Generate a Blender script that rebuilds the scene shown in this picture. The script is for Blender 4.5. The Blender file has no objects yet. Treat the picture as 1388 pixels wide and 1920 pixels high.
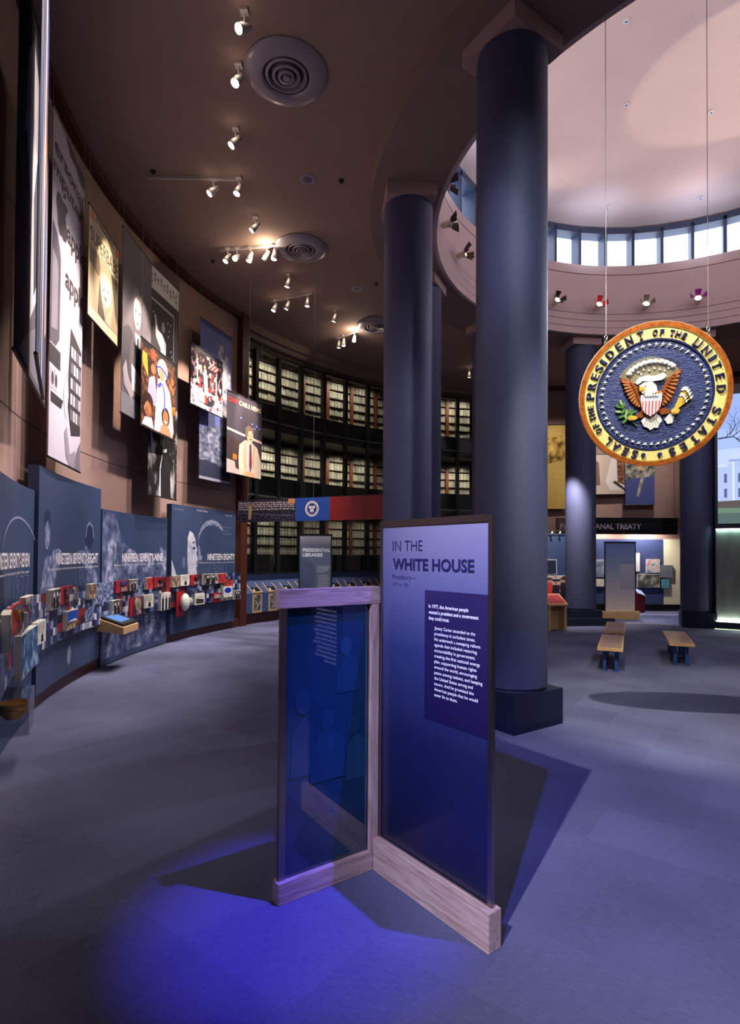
import bpy, bmesh, math, random
from math import sin, cos, pi, radians, hypot, atan2
from mathutils import Vector, Matrix
random.seed(7)
scene = bpy.context.scene
COL = scene.collection

# ------------------------------------------------------------------ camera
CAMP = (0.0, 0.0, 2.1)
PITCH, ROLL, FPX, CYPX = 0.0180, 0.0063, 1051.77, 1020.5
fw = Vector((0, cos(PITCH), sin(PITCH)))
up0 = Vector((0, -sin(PITCH), cos(PITCH)))
rt = Vector((1, 0, 0)) * cos(ROLL) + up0 * sin(ROLL)
up = -Vector((1, 0, 0)) * sin(ROLL) + up0 * cos(ROLL)
cam_data = bpy.data.cameras.new('camera')
cam = bpy.data.objects.new('camera', cam_data)
COL.objects.link(cam)
m = Matrix((rt, up, -fw)).transposed().to_4x4()
m.translation = Vector(CAMP)
cam.matrix_world = m
cam_data.sensor_width = 36.0
cam_data.lens = FPX / 1920.0 * 36.0
cam_data.shift_y = (CYPX - 960.0) / 1920.0
cam_data.clip_end = 200
scene.camera = cam

# ------------------------------------------------------------------ exposure, world
scene.view_settings.view_transform = 'Standard'
scene.view_settings.look = 'None'
scene.view_settings.gamma = 1.0
scene.view_settings.use_curve_mapping = False
scene.view_settings.exposure = 0.55
try:
    scene.cycles.use_denoising = True
    scene.cycles.max_bounces = 6
    scene.cycles.diffuse_bounces = 4
    scene.cycles.glossy_bounces = 3
    scene.cycles.transmission_bounces = 4
    scene.cycles.transparent_max_bounces = 12
    scene.cycles.sample_clamp_indirect = 3.0
    scene.cycles.caustics_reflective = False
    scene.cycles.caustics_refractive = False
except Exception:
    pass
world = bpy.data.worlds.new('world')
scene.world = world
world.use_nodes = True
world.node_tree.nodes['Background'].inputs[0].default_value = (0.62, 0.50, 0.46, 1)
world.node_tree.nodes['Background'].inputs[1].default_value = 0.10

CX, CY = 7.198, 10.875           # centre of the rotunda


def pol(r, a, z=0.0):
    a = radians(a)
    return Vector((CX + r * cos(a), CY + r * sin(a), z))


def light(kind, loc, target, power, color, size=0.08, angle=40, blend=0.5, name='lamp_light', sy=None):
    d = bpy.data.lights.new(name, kind)
    d.energy = power
    d.color = color
    if kind == 'SPOT':
        d.spot_size = radians(angle)
        d.spot_blend = blend
        d.shadow_soft_size = size
    elif kind == 'AREA':
        d.shape = 'RECTANGLE' if sy else 'DISK'
        d.size = size
        if sy:
            d.size_y = sy
    else:
        d.shadow_soft_size = size
    o = bpy.data.objects.new(name, d)
    COL.objects.link(o)
    o.location = loc
    if target is not None:
        v = Vector(target) - Vector(loc)
        o.rotation_euler = v.to_track_quat('-Z', 'Y').to_euler()
    return o


WARM = (1.0, 0.80, 0.62)
NEUT = (1.0, 0.90, 0.84)
COOLW = (0.86, 0.88, 1.0)
BLUE = (0.10, 0.10, 1.0)
PINK = (1.0, 0.78, 0.74)
# unseen fill spots for the rotunda dome, then one warm uplight
for k in range(8):                       # added spots without fixtures, washing the dome warm
    light('SPOT', pol(5.75, 22 + 45 * k, 10.3), pol(1.5, 22 + 45 * k + 100, 13.2), 92, (1.0, 0.76, 0.68), 0.1, 110, 0.6, 'dome_fill_light')
for k in range(12):                      # added cool spots imitating window light on the dome edge
    light('SPOT', pol(4.6, 7 + 30 * k, 10.9), pol(6.3, 7 + 30 * k, 12.3), 48, (0.70, 0.78, 1.0), 0.15, 120, 1.0, 'dome_edge_fill')
light('SPOT', (12.4, 9.0, 9.7), (9.6, 11.5, 12.9), 600, (1.0, 0.78, 0.60), 0.03, 38, 0.10, 'dome_uplight')
# white and blue theatrical lamps on the title stand
TOPZ = 8.95


def from_shadow(tip, corner, z=TOPZ):
    tip, corner = Vector(tip), Vector(corner)
    return tip + (corner - tip) * (z / corner.z)


LA = from_shadow((-1.39, 3.70, 0), (-0.60, 3.46, 1.88), 8.68)
LB = from_shadow((2.156, 5.52, 0), (0.66, 3.04, 2.325))
LC = from_shadow((1.75, 5.54, 0), (0.66, 3.04, 2.325))
light('SPOT', LA, (-0.36, 3.30, 0), 5200, (0.12, 0.09, 1.0), 0.04, 14, 1.0, 'blue_theatre_light')
light('SPOT', LB, (2.3, 4.0, 0), 4600, (1.0, 0.94, 0.98), 0.06, 25, 1.0, 'white_theatre_light')
light('SPOT', LC, (1.7, 4.6, 0), 3400, (0.14, 0.17, 1.0), 0.09, 22, 1.0, 'blue_wash_light')
# spot that throws the round shadow of the seal
light('SPOT', (1.1, 3.45, 8.62), (3.3, 6.2, 3.3), 2600, (1.0, 0.92, 0.78), 0.05, 34, 0.6, 'seal_light')
light('SPOT', (3.6, 1.6, 7.5), (3.04, 6.0, 3.8), 500, (1.0, 0.9, 0.74), 0.06, 28, 0.6, 'seal_light')
# unseen spots in front, brightening the two near columns
light('SPOT', (2.9, 0.3, 8.6), (1.8, 6.7, 4.4), 850, (0.86, 0.90, 1.0), 0.08, 50, 1.0, 'column_light')
light('SPOT', (1.6, 2.6, 8.6), (0.7, 9.9, 3.8), 420, (0.78, 0.76, 1.0), 0.08, 24, 0.9, 'column_light')
for a_, z_ in ((207, 3.0), (194, 3.4), (181, 3.4), (170, 3.6), (160, 3.8)):     # added soft spots without fixtures, brightening the low curved wall
    light('SPOT', pol(8.6, a_ + 3, 8.6), pol(12.3, a_, z_), 720, (1.0, 0.86, 0.80), 0.12, 66, 1.0, 'wall_wash')
light('SPOT', pol(9.4, 213, 8.9), pol(11.95, 206, 6.2), 200, (0.95, 0.92, 1.0), 0.05, 50, 0.8, 'banner_light')
light('SPOT', (6.9, 18.8, 8.6), (7.7, 23.1, 5.6), 420, NEUT, 0.06, 50, 0.7, 'banner_light')  # unseen spots added so the far wall banners get light
light('SPOT', (9.6, 18.4, 8.6), (10.2, 22.7, 5.6), 560, NEUT, 0.06, 54, 0.7, 'banner_light')
light('SPOT', (6.0, 14.6, 8.5), (6.5, 17.4, 0.8), 130, NEUT, 0.06, 26, 0.7, 'column_light')
light('SPOT', pol(5.6, 75, 9.7), pol(6.5, 214, 4.2), 1500, (0.80, 0.84, 1.0), 0.08, 26, 0.9, 'column_light')
light('SPOT', pol(5.6, 20, 9.7), pol(6.5, 214, 3.4), 900, (0.85, 0.85, 1.0), 0.08, 30, 0.9, 'column_light')
light('SPOT', pol(5.6, 30, 9.7), pol(6.5, 185, 5.0), 1000, (0.72, 0.66, 1.0), 0.08, 26, 0.9, 'column_light')
light('SPOT', pol(5.6, 320, 9.7), pol(6.5, 96, 5.4), 260, (0.80, 0.76, 1.0), 0.08, 26, 0.9, 'column_light')
light('SPOT', pol(5.6, 250, 9.7), pol(6.5, 66, 5.0), 700, (0.80, 0.80, 1.0), 0.08, 24, 0.9, 'column_light')
light('SPOT', (-1.2, 10.5, 8.6), (-1.3, 14.5, 2.3), 330, NEUT, 0.05, 22, 0.7, 'stand_light')  # unseen spot added to lighten the library stand
light('SPOT', (-2.4, 10.0, 8.6), (-1.6, 13.4, 3.1), 420, NEUT, 0.05, 26, 0.7, 'fascia_light')  # unseen spot added to brighten the sign band
light('SPOT', (8.9, 15.8, 8.3), (8.4, 18.75, 0.8), 1100, NEUT, 0.05, 24, 0.7, 'stand_light')
# washes on the back of the hall
light('SPOT', (2.0, 14.0, 9.0), (-1.0, 17.0, 0), 900, (0.9, 0.9, 1.0), 0.3, 70, 0.8, 'floor_wash_light')
light('SPOT', (7.0, 9.0, 8.4), (7.0, 10.0, 0), 350, (0.8, 0.8, 1.0), 0.3, 80, 0.8, 'floor_wash_light')
light('SPOT', (10.4, 20.9, 3.45), (10.5, 21.5, 1.2), 260, NEUT, 0.04, 140, 0.8, 'gallery_light')
light('SPOT', (8.8, 20.9, 3.45), (8.8, 21.5, 1.2), 140, NEUT, 0.04, 140, 0.8, 'gallery_light')
light('SPOT', (9.0, 19.8, 4.6), (10.1, 18.9, 0.1), 500, COOLW, 0.08, 50, 0.5, 'gallery_light')
light('SPOT', (5.6, 16.3, 5.0), (5.9, 18.0, 1.5), 700, NEUT, 0.1, 80, 0.7, 'gallery_light')

# ------------------------------------------------------------------ materials


def lin(c):
    out = []
    for v in c[:3]:
        v = v / 255.0
        out.append(v / 12.92 if v <= 0.04045 else ((v + 0.055) / 1.055) ** 2.4)
    return (out[0], out[1], out[2], 1.0)


MATS = {}


def M(name, col, rough=0.6, metal=0.0, noise=0.0, nscale=8.0, bump=0.0, bscale=60.0, coat=0.0, emit=None, es=0.0, spec=0.5, stretch=None):
    if name in MATS:
        return MATS[name]
    mt = bpy.data.materials.new(name)
    mt.use_nodes = True
    nt = mt.node_tree
    b = nt.nodes['Principled BSDF']
    b.inputs['Base Color'].default_value = lin(col)
    b.inputs['Roughness'].default_value = rough
    b.inputs['Metallic'].default_value = metal
    b.inputs['Specular IOR Level'].default_value = spec
    b.inputs['Coat Weight'].default_value = coat
    b.inputs['Coat Roughness'].default_value = 0.05
    if emit is not None:
        b.inputs['Emission Color'].default_value = lin(emit)
        b.inputs['Emission Strength'].default_value = es
    if noise or bump:
        tc = nt.nodes.new('ShaderNodeTexCoord')
        mp = nt.nodes.new('ShaderNodeMapping')
        nt.links.new(tc.outputs['Object'], mp.inputs['Vector'])
        if stretch:
            mp.inputs['Scale'].default_value = stretch
    if noise:
        n = nt.nodes.new('ShaderNodeTexNoise')
        n.inputs['Scale'].default_value = nscale
        n.inputs['Detail'].default_value = 4
        nt.links.new(mp.outputs[0], n.inputs['Vector'])
        r = nt.nodes.new('ShaderNodeValToRGB')
        c = lin(col)
        r.color_ramp.elements[0].position = 0.3
        r.color_ramp.elements[1].position = 0.7
        r.color_ramp.elements[0].color = tuple(v * (1 - noise) for v in c[:3]) + (1,)
        r.color_ramp.elements[1].color = tuple(min(1, v * (1 + noise)) for v in c[:3]) + (1,)
        nt.links.new(n.outputs['Fac'], r.inputs['Fac'])
        nt.links.new(r.outputs[0], b.inputs['Base Color'])
    if bump:
        n2 = nt.nodes.new('ShaderNodeTexNoise')
        n2.inputs['Scale'].default_value = bscale
        nt.links.new(mp.outputs[0], n2.inputs['Vector'])
        bp = nt.nodes.new('ShaderNodeBump')
        bp.inputs['Strength'].default_value = bump
        bp.inputs['Distance'].default_value = 0.01
        nt.links.new(n2.outputs['Fac'], bp.inputs['Height'])
        nt.links.new(bp.outputs[0], b.inputs['Normal'])
    MATS[name] = mt
    return mt


def ink(r, g, b, rough=0.55):
    return M('ink_%d_%d_%d' % (r, g, b), (r, g, b), rough=rough, spec=0.3)


def glow(name, col, s):
    if name in MATS:
        return MATS[name]
    mt = bpy.data.materials.new(name)
    mt.use_nodes = True
    nt = mt.node_tree
    nt.nodes.clear()
    o = nt.nodes.new('ShaderNodeOutputMaterial')
    e = nt.nodes.new('ShaderNodeEmission')
    e.inputs[0].default_value = lin(col)
    e.inputs[1].default_value = s
    nt.links.new(e.outputs[0], o.inputs[0])
    MATS[name] = mt
    return mt


def photo(name, cols, scale=5.0, rough=0.6, stretch=(1, 1, 1), detail=5, coat=0.0, const=True):
    """mottled print: noise cut into patches of the given inks"""
    if name in MATS:
        return MATS[name]
    mt = bpy.data.materials.new(name)
    mt.use_nodes = True
    nt = mt.node_tree
    b = nt.nodes['Principled BSDF']
    b.inputs['Roughness'].default_value = rough
    b.inputs['Coat Weight'].default_value = coat
    b.inputs['Specular IOR Level'].default_value = 0.3
    tc = nt.nodes.new('ShaderNodeTexCoord')
    mp = nt.nodes.new('ShaderNodeMapping')
    mp.inputs['Scale'].default_value = stretch
    nt.links.new(tc.outputs['Object'], mp.inputs[0])
    n = nt.nodes.new('ShaderNodeTexNoise')
    n.inputs['Scale'].default_value = scale
    n.inputs['Detail'].default_value = detail
    nt.links.new(mp.outputs[0], n.inputs['Vector'])
    r = nt.nodes.new('ShaderNodeValToRGB')
    k = len(cols)
    if const:
        r.color_ramp.interpolation = 'B_SPLINE' if False else 'LINEAR'
    els = r.color_ramp.elements
    while len(els) < k:
        els.new(0.5)
    for i in range(k):
        els[i].position = 0.34 + 0.32 * i / max(1, k - 1)
        els[i].color = lin(cols[i])
    nt.links.new(n.outputs['Fac'], r.inputs[0])
    nt.links.new(r.outputs[0], b.inputs['Base Color'])
    MATS[name] = mt
    return mt


def graded(name, stops, z0, z1, rough=0.32, coat=0.35):
    """film whose colour runs through the given stops up the panel"""
    mt = bpy.data.materials.new(name)
    mt.use_nodes = True
    nt = mt.node_tree
    b = nt.nodes['Principled BSDF']
    b.inputs['Roughness'].default_value = rough
    b.inputs['Coat Weight'].default_value = coat
    b.inputs['Coat Roughness'].default_value = 0.08
    tc = nt.nodes.new('ShaderNodeTexCoord')
    sp = nt.nodes.new('ShaderNodeSeparateXYZ')
    nt.links.new(tc.outputs['Object'], sp.inputs[0])
    mr = nt.nodes.new('ShaderNodeMapRange')
    mr.inputs['From Min'].default_value = z0
    mr.inputs['From Max'].default_value = z1
    nt.links.new(sp.outputs['Z'], mr.inputs['Value'])
    r = nt.nodes.new('ShaderNodeValToRGB')
    els = r.color_ramp.elements
    while len(els) < len(stops):
        els.new(0.5)
    for i, (p, c) in enumerate(stops):
        els[i].position = p
        els[i].color = lin(c)
    nt.links.new(mr.outputs[0], r.inputs[0])
    nt.links.new(r.outputs[0], b.inputs['Base Color'])
    return mt


def carpet_mat():
    mt = bpy.data.materials.new('carpet')
    mt.use_nodes = True
    nt = mt.node_tree
    b = nt.nodes['Principled BSDF']
    b.inputs['Roughness'].default_value = 0.95
    b.inputs['Specular IOR Level'].default_value = 0.15
    tc = nt.nodes.new('ShaderNodeTexCoord')
    mp = nt.nodes.new('ShaderNodeMapping')
    mp.inputs['Rotation'].default_value = (0, 0, radians(37))
    nt.links.new(tc.outputs['Object'], mp.inputs[0])
    sn = nt.nodes.new('ShaderNodeVectorMath')
    sn.operation = 'SNAP'
    sn.inputs[1].default_value = (0.62, 0.62, 10)
    nt.links.new(mp.outputs[0], sn.inputs[0])
    wn = nt.nodes.new('ShaderNodeTexWhiteNoise')
    nt.links.new(sn.outputs[0], wn.inputs['Vector'])
    st = nt.nodes.new('ShaderNodeMapping')
    st.inputs['Scale'].default_value = (18, 140, 1)
    nt.links.new(mp.outputs[0], st.inputs[0])
    n1 = nt.nodes.new('ShaderNodeTexNoise')
    n1.inputs['Scale'].default_value = 1.0
    n1.inputs['Detail'].default_value = 3
    nt.links.new(st.outputs[0], n1.inputs['Vector'])
    n2 = nt.nodes.new('ShaderNodeTexNoise')
    n2.inputs['Scale'].default_value = 0.6
    nt.links.new(mp.outputs[0], n2.inputs['Vector'])
    a = nt.nodes.new('ShaderNodeMath')
    a.operation = 'MULTIPLY_ADD'
    a.inputs[1].default_value = 0.13
    nt.links.new(wn.outputs['Value'], a.inputs[0])
    a2 = nt.nodes.new('ShaderNodeMath')
    a2.operation = 'MULTIPLY_ADD'
    a2.inputs[1].default_value = 0.55
    nt.links.new(n1.outputs['Fac'], a2.inputs[0])
    nt.links.new(a2.outputs[0], a.inputs[2])
    nt.links.new(n2.outputs['Fac'], a2.inputs[2])
    r = nt.nodes.new('ShaderNodeValToRGB')
    r.color_ramp.elements[0].position = 0.55
    r.color_ramp.elements[1].position = 1.15
    r.color_ramp.elements[0].color = lin((72, 74, 98))
    r.color_ramp.elements[1].color = lin((100, 103, 132))
    nt.links.new(a.outputs[0], r.inputs[0])
    nt.links.new(r.outputs[0], b.inputs['Base Color'])
    bp = nt.nodes.new('ShaderNodeBump')
    bp.inputs['Strength'].default_value = 0.5
    bp.inputs['Distance'].default_value = 0.004
    nt.links.new(n1.outputs['Fac'], bp.inputs['Height'])
    nt.links.new(bp.outputs[0], b.inputs['Normal'])
    return mt


def wood_mat(name, c0, c1, scale=(2.0, 30.0, 30.0), rough=0.45):
    if name in MATS:
        return MATS[name]
    mt = bpy.data.materials.new(name)
    mt.use_nodes = True
    nt = mt.node_tree
    b = nt.nodes['Principled BSDF']
    b.inputs['Roughness'].default_value = rough
    tc = nt.nodes.new('ShaderNodeTexCoord')
    mp = nt.nodes.new('ShaderNodeMapping')
    mp.inputs['Scale'].default_value = scale
    nt.links.new(tc.outputs['Object'], mp.inputs[0])
    n = nt.nodes.new('ShaderNodeTexNoise')
    n.inputs['Scale'].default_value = 1.6
    n.inputs['Detail'].default_value = 6
    n.inputs['Distortion'].default_value = 1.2
    nt.links.new(mp.outputs[0], n.inputs['Vector'])
    r = nt.nodes.new('ShaderNodeValToRGB')
    r.color_ramp.elements[0].position = 0.32
    r.color_ramp.elements[1].position = 0.62
    r.color_ramp.elements[0].color = lin(c0)
    r.color_ramp.elements[1].color = lin(c1)
    nt.links.new(n.outputs['Fac'], r.inputs[0])
    nt.links.new(r.outputs[0], b.inputs['Base Color'])
    MATS[name] = mt
    return mt


def mosaic_mat():
    """picture mosaic: squares of navy, blue, grey, white and dark red, from the strip's own UV in metres"""
    mt = bpy.data.materials.new('picture_mosaic')
    mt.use_nodes = True
    nt = mt.node_tree
    b = nt.nodes['Principled BSDF']
    b.inputs['Roughness'].default_value = 0.4
    uv = nt.nodes.new('ShaderNodeUVMap')
    uv.uv_map = 'UVMap'

    def cells(sx, sy, seed):
        mp = nt.nodes.new('ShaderNodeVectorMath')
        mp.operation = 'SNAP'
        mp.inputs[1].default_value = (sx, sy, 1)
        ad = nt.nodes.new('ShaderNodeVectorMath')
        ad.operation = 'ADD'
        ad.inputs[1].default_value = (0, 0, seed)
        nt.links.new(uv.outputs[0], mp.inputs[0])
        nt.links.new(mp.outputs[0], ad.inputs[0])
        w = nt.nodes.new('ShaderNodeTexWhiteNoise')
        nt.links.new(ad.outputs[0], w.inputs['Vector'])
        return w
    w1 = cells(0.105, 0.105, 0)
    w2 = cells(0.42, 0.24, 5)
    w3 = cells(0.21, 0.12, 9)
    r = nt.nodes.new('ShaderNodeValToRGB')
    r.color_ramp.interpolation = 'CONSTANT'
    cols = [(0, (24, 30, 62)), (0.24, (38, 50, 96)), (0.45, (70, 86, 134)), (0.6, (30, 34, 58)), (0.72, (104, 116, 150)), (0.84, (150, 158, 180)), (0.92, (205, 205, 212))]
    els = r.color_ramp.elements
    while len(els) < len(cols):
        els.new(0.9)
    for i, (p, c) in enumerate(cols):
        els[i].position = p
        els[i].color = lin(c)
    nt.links.new(w1.outputs['Value'], r.inputs[0])
    r2 = nt.nodes.new('ShaderNodeValToRGB')
    r2.color_ramp.interpolation = 'CONSTANT'
    cols2 = [(0, (110, 28, 34)), (0.35, (60, 20, 28)), (0.55, (140, 36, 40)), (0.8, (28, 24, 38))]
    els = r2.color_ramp.elements
    while len(els) < len(cols2):
        els.new(0.9)
    for i, (p, c) in enumerate(cols2):
        els[i].position = p
        els[i].color = lin(c)
    nt.links.new(w3.outputs['Value'], r2.inputs[0])
    gt = nt.nodes.new('ShaderNodeMath')
    gt.operation = 'LESS_THAN'
    gt.inputs[1].default_value = 0.13
    nt.links.new(w2.outputs['Value'], gt.inputs[0])
    # large cells showing a streaky blue photo
    n = nt.nodes.new('ShaderNodeTexNoise')
    n.inputs['Scale'].default_value = 14
    n.inputs['Detail'].default_value = 5
    nt.links.new(uv.outputs[0], n.inputs['Vector'])
    r3 = nt.nodes.new('ShaderNodeValToRGB')
    r3.color_ramp.elements[0].position = 0.4
    r3.color_ramp.elements[1].position = 0.62
    r3.color_ramp.elements[0].color = lin((28, 40, 84))
    r3.color_ramp.elements[1].color = lin((150, 164, 200))
    nt.links.new(n.outputs['Fac'], r3.inputs[0])
    g2 = nt.nodes.new('ShaderNodeMath')
    g2.operation = 'GREATER_THAN'
    g2.inputs[1].default_value = 0.90
    nt.links.new(w2.outputs['Value'], g2.inputs[0])
    mx = nt.nodes.new('ShaderNodeMix')
    mx.data_type = 'RGBA'
    nt.links.new(gt.outputs[0], mx.inputs[0])
    nt.links.new(r.outputs[0], mx.inputs[6])
    nt.links.new(r2.outputs[0], mx.inputs[7])
    mx2 = nt.nodes.new('ShaderNodeMix')
    mx2.data_type = 'RGBA'
    nt.links.new(g2.outputs[0], mx2.inputs[0])
    nt.links.new(mx.outputs[2], mx2.inputs[6])
    nt.links.new(r3.outputs[0], mx2.inputs[7])
    nt.links.new(mx2.outputs[2], b.inputs['Base Color'])
    return mt


def glass_mat(name, tint=(255, 255, 255), refl=1.0, rough=0.0):
    if name in MATS:
        return MATS[name]
    mt = bpy.data.materials.new(name)
    mt.use_nodes = True
    nt = mt.node_tree
    nt.nodes.clear()
    o = nt.nodes.new('ShaderNodeOutputMaterial')
    t = nt.nodes.new('ShaderNodeBsdfTransparent')
    t.inputs[0].default_value = lin(tint)
    g = nt.nodes.new('ShaderNodeBsdfGlossy')
    g.inputs['Roughness'].default_value = rough
    f = nt.nodes.new('ShaderNodeLayerWeight')
    f.inputs[0].default_value = 0.5
    pw = nt.nodes.new('ShaderNodeMath')
    pw.operation = 'POWER'
    pw.inputs[1].default_value = 4.0
    nt.links.new(f.outputs['Facing'], pw.inputs[0])
    mlt = nt.nodes.new('ShaderNodeMath')
    mlt.operation = 'MULTIPLY_ADD'
    mlt.inputs[1].default_value = 0.7 * refl
    mlt.inputs[2].default_value = 0.035 * refl
    nt.links.new(pw.outputs[0], mlt.inputs[0])
    mx = nt.nodes.new('ShaderNodeMixShader')
    nt.links.new(mlt.outputs[0], mx.inputs[0])
    nt.links.new(t.outputs[0], mx.inputs[1])
    nt.links.new(g.outputs[0], mx.inputs[2])
    nt.links.new(mx.outputs[0], o.inputs[0])
    MATS[name] = mt
    return mt


CARPET = carpet_mat()
OAK = wood_mat('pale_oak', (160, 132, 118), (200, 176, 162))
OAKW = wood_mat('warm_oak', (176, 136, 92), (208, 172, 126))
MAHOG = wood_mat('mahogany', (52, 22, 16), (84, 38, 24))
CHERRY = wood_mat('cherry', (96, 44, 24), (130, 64, 34))
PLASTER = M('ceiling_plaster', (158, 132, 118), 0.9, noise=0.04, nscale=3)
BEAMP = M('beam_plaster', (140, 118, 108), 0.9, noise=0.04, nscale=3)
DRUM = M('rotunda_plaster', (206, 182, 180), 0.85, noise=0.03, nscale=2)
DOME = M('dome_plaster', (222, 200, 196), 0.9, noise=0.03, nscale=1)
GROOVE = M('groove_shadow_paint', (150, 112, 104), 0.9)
CAPP = M('capital_plaster', (176, 148, 146), 0.85, noise=0.04)
WALLB = M('brown_wall_fabric', (158, 128, 118), 0.9, noise=0.06, nscale=4, bump=0.15, bscale=200)
NAVYCOL = M('column_blue_paint', (68, 72, 104), 0.62, noise=0.05, nscale=2)
NAVYPL = M('plinth_navy', (18, 26, 52), 0.5)
KICK = M('plinth_kick_blue', (8, 14, 50), 0.5)
STEEL = M('brushed_steel', (150, 140, 142), 0.32, 1.0, noise=0.05, nscale=30)
DKMET = M('dark_metal', (36, 36, 42), 0.45, 0.6)
BLACK = M('black_paint', (7, 7, 9), 0.6)
WHITEP = M('white_paint', (215, 212, 210), 0.5)
WIREM = M('steel_wire', (170, 165, 165), 0.4, 0.8)
MULL = M('mullion_dark', (26, 30, 34), 0.4, 0.2)
WINFR = M('window_frame_blue', (44, 54, 78), 0.5)
GLASS = glass_mat('clear_glass', (244, 248, 246), 0.9)
ACRYL = glass_mat('acrylic', (250, 250, 252), 1.2)
DIFFW = M('diffuser_enamel', (150, 140, 146), 0.3)

# ------------------------------------------------------------------ mesh helpers
WL = {}


class MB:
    def __init__(s):
        s.V, s.F, s.MI, s.mats, s.UV = [], [], [], [], []

    def mi(s, mt):
        if mt not in s.mats:
            s.mats.append(mt)
        return s.mats.index(mt)

    def add(s, vs, fs, mt, uvs=None):
        o = len(s.V)
        k = s.mi(mt)
        s.V += [Vector(v) for v in vs]
        s.UV += list(uvs) if uvs else [(0, 0)] * len(vs)
        for f in fs:
            s.F.append([i + o for i in f])
            s.MI.append(k)

    def obox(s, c, u, v, w, mt):
        c, u, v, w = Vector(c), Vector(u), Vector(v), Vector(w)
        P = [c + a * u + b * v + d * w for d in (-1, 1) for b in (-1, 1) for a in (-1, 1)]
        s.add(P, [(0, 2, 3, 1), (4, 5, 7, 6), (0, 1, 5, 4), (2, 6, 7, 3), (0, 4, 6, 2), (1, 3, 7, 5)], mt)

    def box(s, x0, y0, z0, x1, y1, z1, mt, T=None):
        c = Vector(((x0 + x1) / 2, (y0 + y1) / 2, (z0 + z1) / 2))
        u, v, w = Vector(((x1 - x0) / 2, 0, 0)), Vector((0, (y1 - y0) / 2, 0)), Vector((0, 0, (z1 - z0) / 2))
        if T:
            c = T @ c
            R = T.to_3x3()
            u, v, w = R @ u, R @ v, R @ w
        s.obox(c, u, v, w, mt)

    def bbox(s, x0, y0, z0, x1, y1, z1, mt, bev=0.006, T=None):
        """box with chamfered edges"""
        bm = bmesh.new()
        bmesh.ops.create_cube(bm, size=1)
        for v in bm.verts:
            v.co = Vector(((x0 + x1) / 2 + v.co.x * (x1 - x0), (y0 + y1) / 2 + v.co.y * (y1 - y0), (z0 + z1) / 2 + v.co.z * (z1 - z0)))
        bmesh.ops.bevel(bm, geom=bm.edges[:], offset=bev, segments=2, affect='EDGES')
        s.bm(bm, mt, T)

    def bm(s, bm, mt, T=None):
        bm.verts.index_update()
        vs = [(T @ v.co if T else v.co.copy()) for v in bm.verts]
        s.add(vs, [[v.index for v in f.verts] for f in bm.faces], mt)
        bm.free()

    def arc(s, r0, r1, a0, a1, z0, z1, mt, step=1.5, z0b=None, z1b=None):
        """curved box about the rotunda centre; r0 inner, r1 outer; z0b,z1b the z at r1"""
        if z0b is None:
            z0b = z0
        if z1b is None:
            z1b = z1
        n = max(1, int(math.ceil(abs(a1 - a0) / step)))
        vs, uvs = [], []
        for i in range(n + 1):
            a = a0 + (a1 - a0) * i / n
            U = -radians(a - a0) * r0
            for (r, z) in ((r0, z0), (r0, z1), (r1, z1b), (r1, z0b)):
                vs.append(pol(r, a, z))
                uvs.append((U, z))
        fs = []
        for i in range(n):
            o = 4 * i
            for j in range(4):
                k = (j + 1) % 4
                fs.append((o + j, o + k, o + 4 + k, o + 4 + j))
        if abs(abs(a1 - a0) - 360) > 0.01:
            fs.append((0, 1, 2, 3))
            fs.append((4 * n, 4 * n + 3, 4 * n + 2, 4 * n + 1))
        s.add(vs, fs, mt, uvs)

    def lathe(s, prof, mt, T=None, seg=40, cap=False):
        vs = []
        for (r, z) in prof:
            for i in range(seg):
                a = 2 * pi * i / seg
                v = Vector((r * cos(a), r * sin(a), z))
                vs.append(T @ v if T else v)
        fs = []
        for j in range(len(prof) - 1):
            for i in range(seg):
                k = (i + 1) % seg
                fs.append((j * seg + i, j * seg + k, (j + 1) * seg + k, (j + 1) * seg + i))
        if cap:
            fs.append(tuple(range(seg)))
            fs.append(tuple((len(prof) - 1) * seg + i for i in range(seg)))
        s.add(vs, fs, mt)

    def tube(s, p, q, r, mt, seg=8, r2=None):
        p, q = Vector(p), Vector(q)
        d = (q - p)
        L = d.length
        if L < 1e-6:
            return
        T = Matrix.Translation(p) @ d.to_track_quat('Z', 'Y').to_matrix().to_4x4()
        s.lathe([(r, 0), (r2 if r2 is not None else r, L)], mt, T, seg, cap=True)

    def prism(s, pts, P, t0, t1, mt):
        """polygon pts (u,v) extruded between offsets t0,t1 with point function P(u,v,off)"""
        n = len(pts)
        vs = [P(u, v, t1) for u, v in pts] + [P(u, v, t0) for u, v in pts]
        fs = [tuple(range(n)), tuple(range(2 * n - 1, n - 1, -1))]
        for i in range(n):
            k = (i + 1) % n
            fs.append((i, n + i, n + k, k))
        s.add(vs, fs, mt)

    def decal(s, P, pts, mt, off=0.003, cut=0.0):
        bm = bmesh.new()
        f = bm.faces.new([bm.verts.new((u, v, 0)) for u, v in pts])
        if cut:
            us = [p[0] for p in pts]
            x = math.floor(min(us) / cut) * cut + cut
            while x < max(us) - 1e-4:
                bmesh.ops.bisect_plane(bm, geom=bm.verts[:] + bm.edges[:] + bm.faces[:], plane_co=(x, 0, 0), plane_no=(1, 0, 0), dist=1e-5)
                x += cut
        bmesh.ops.triangulate(bm, faces=bm.faces[:])
        bm.verts.index_update()
        vs = [P(v.co.x, v.co.y, off) for v in bm.verts]
        s.add(vs, [[v.index for v in f.verts] for f in bm.faces], mt, [(v.co.x, v.co.y) for v in bm.verts])
        bm.free()

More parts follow.
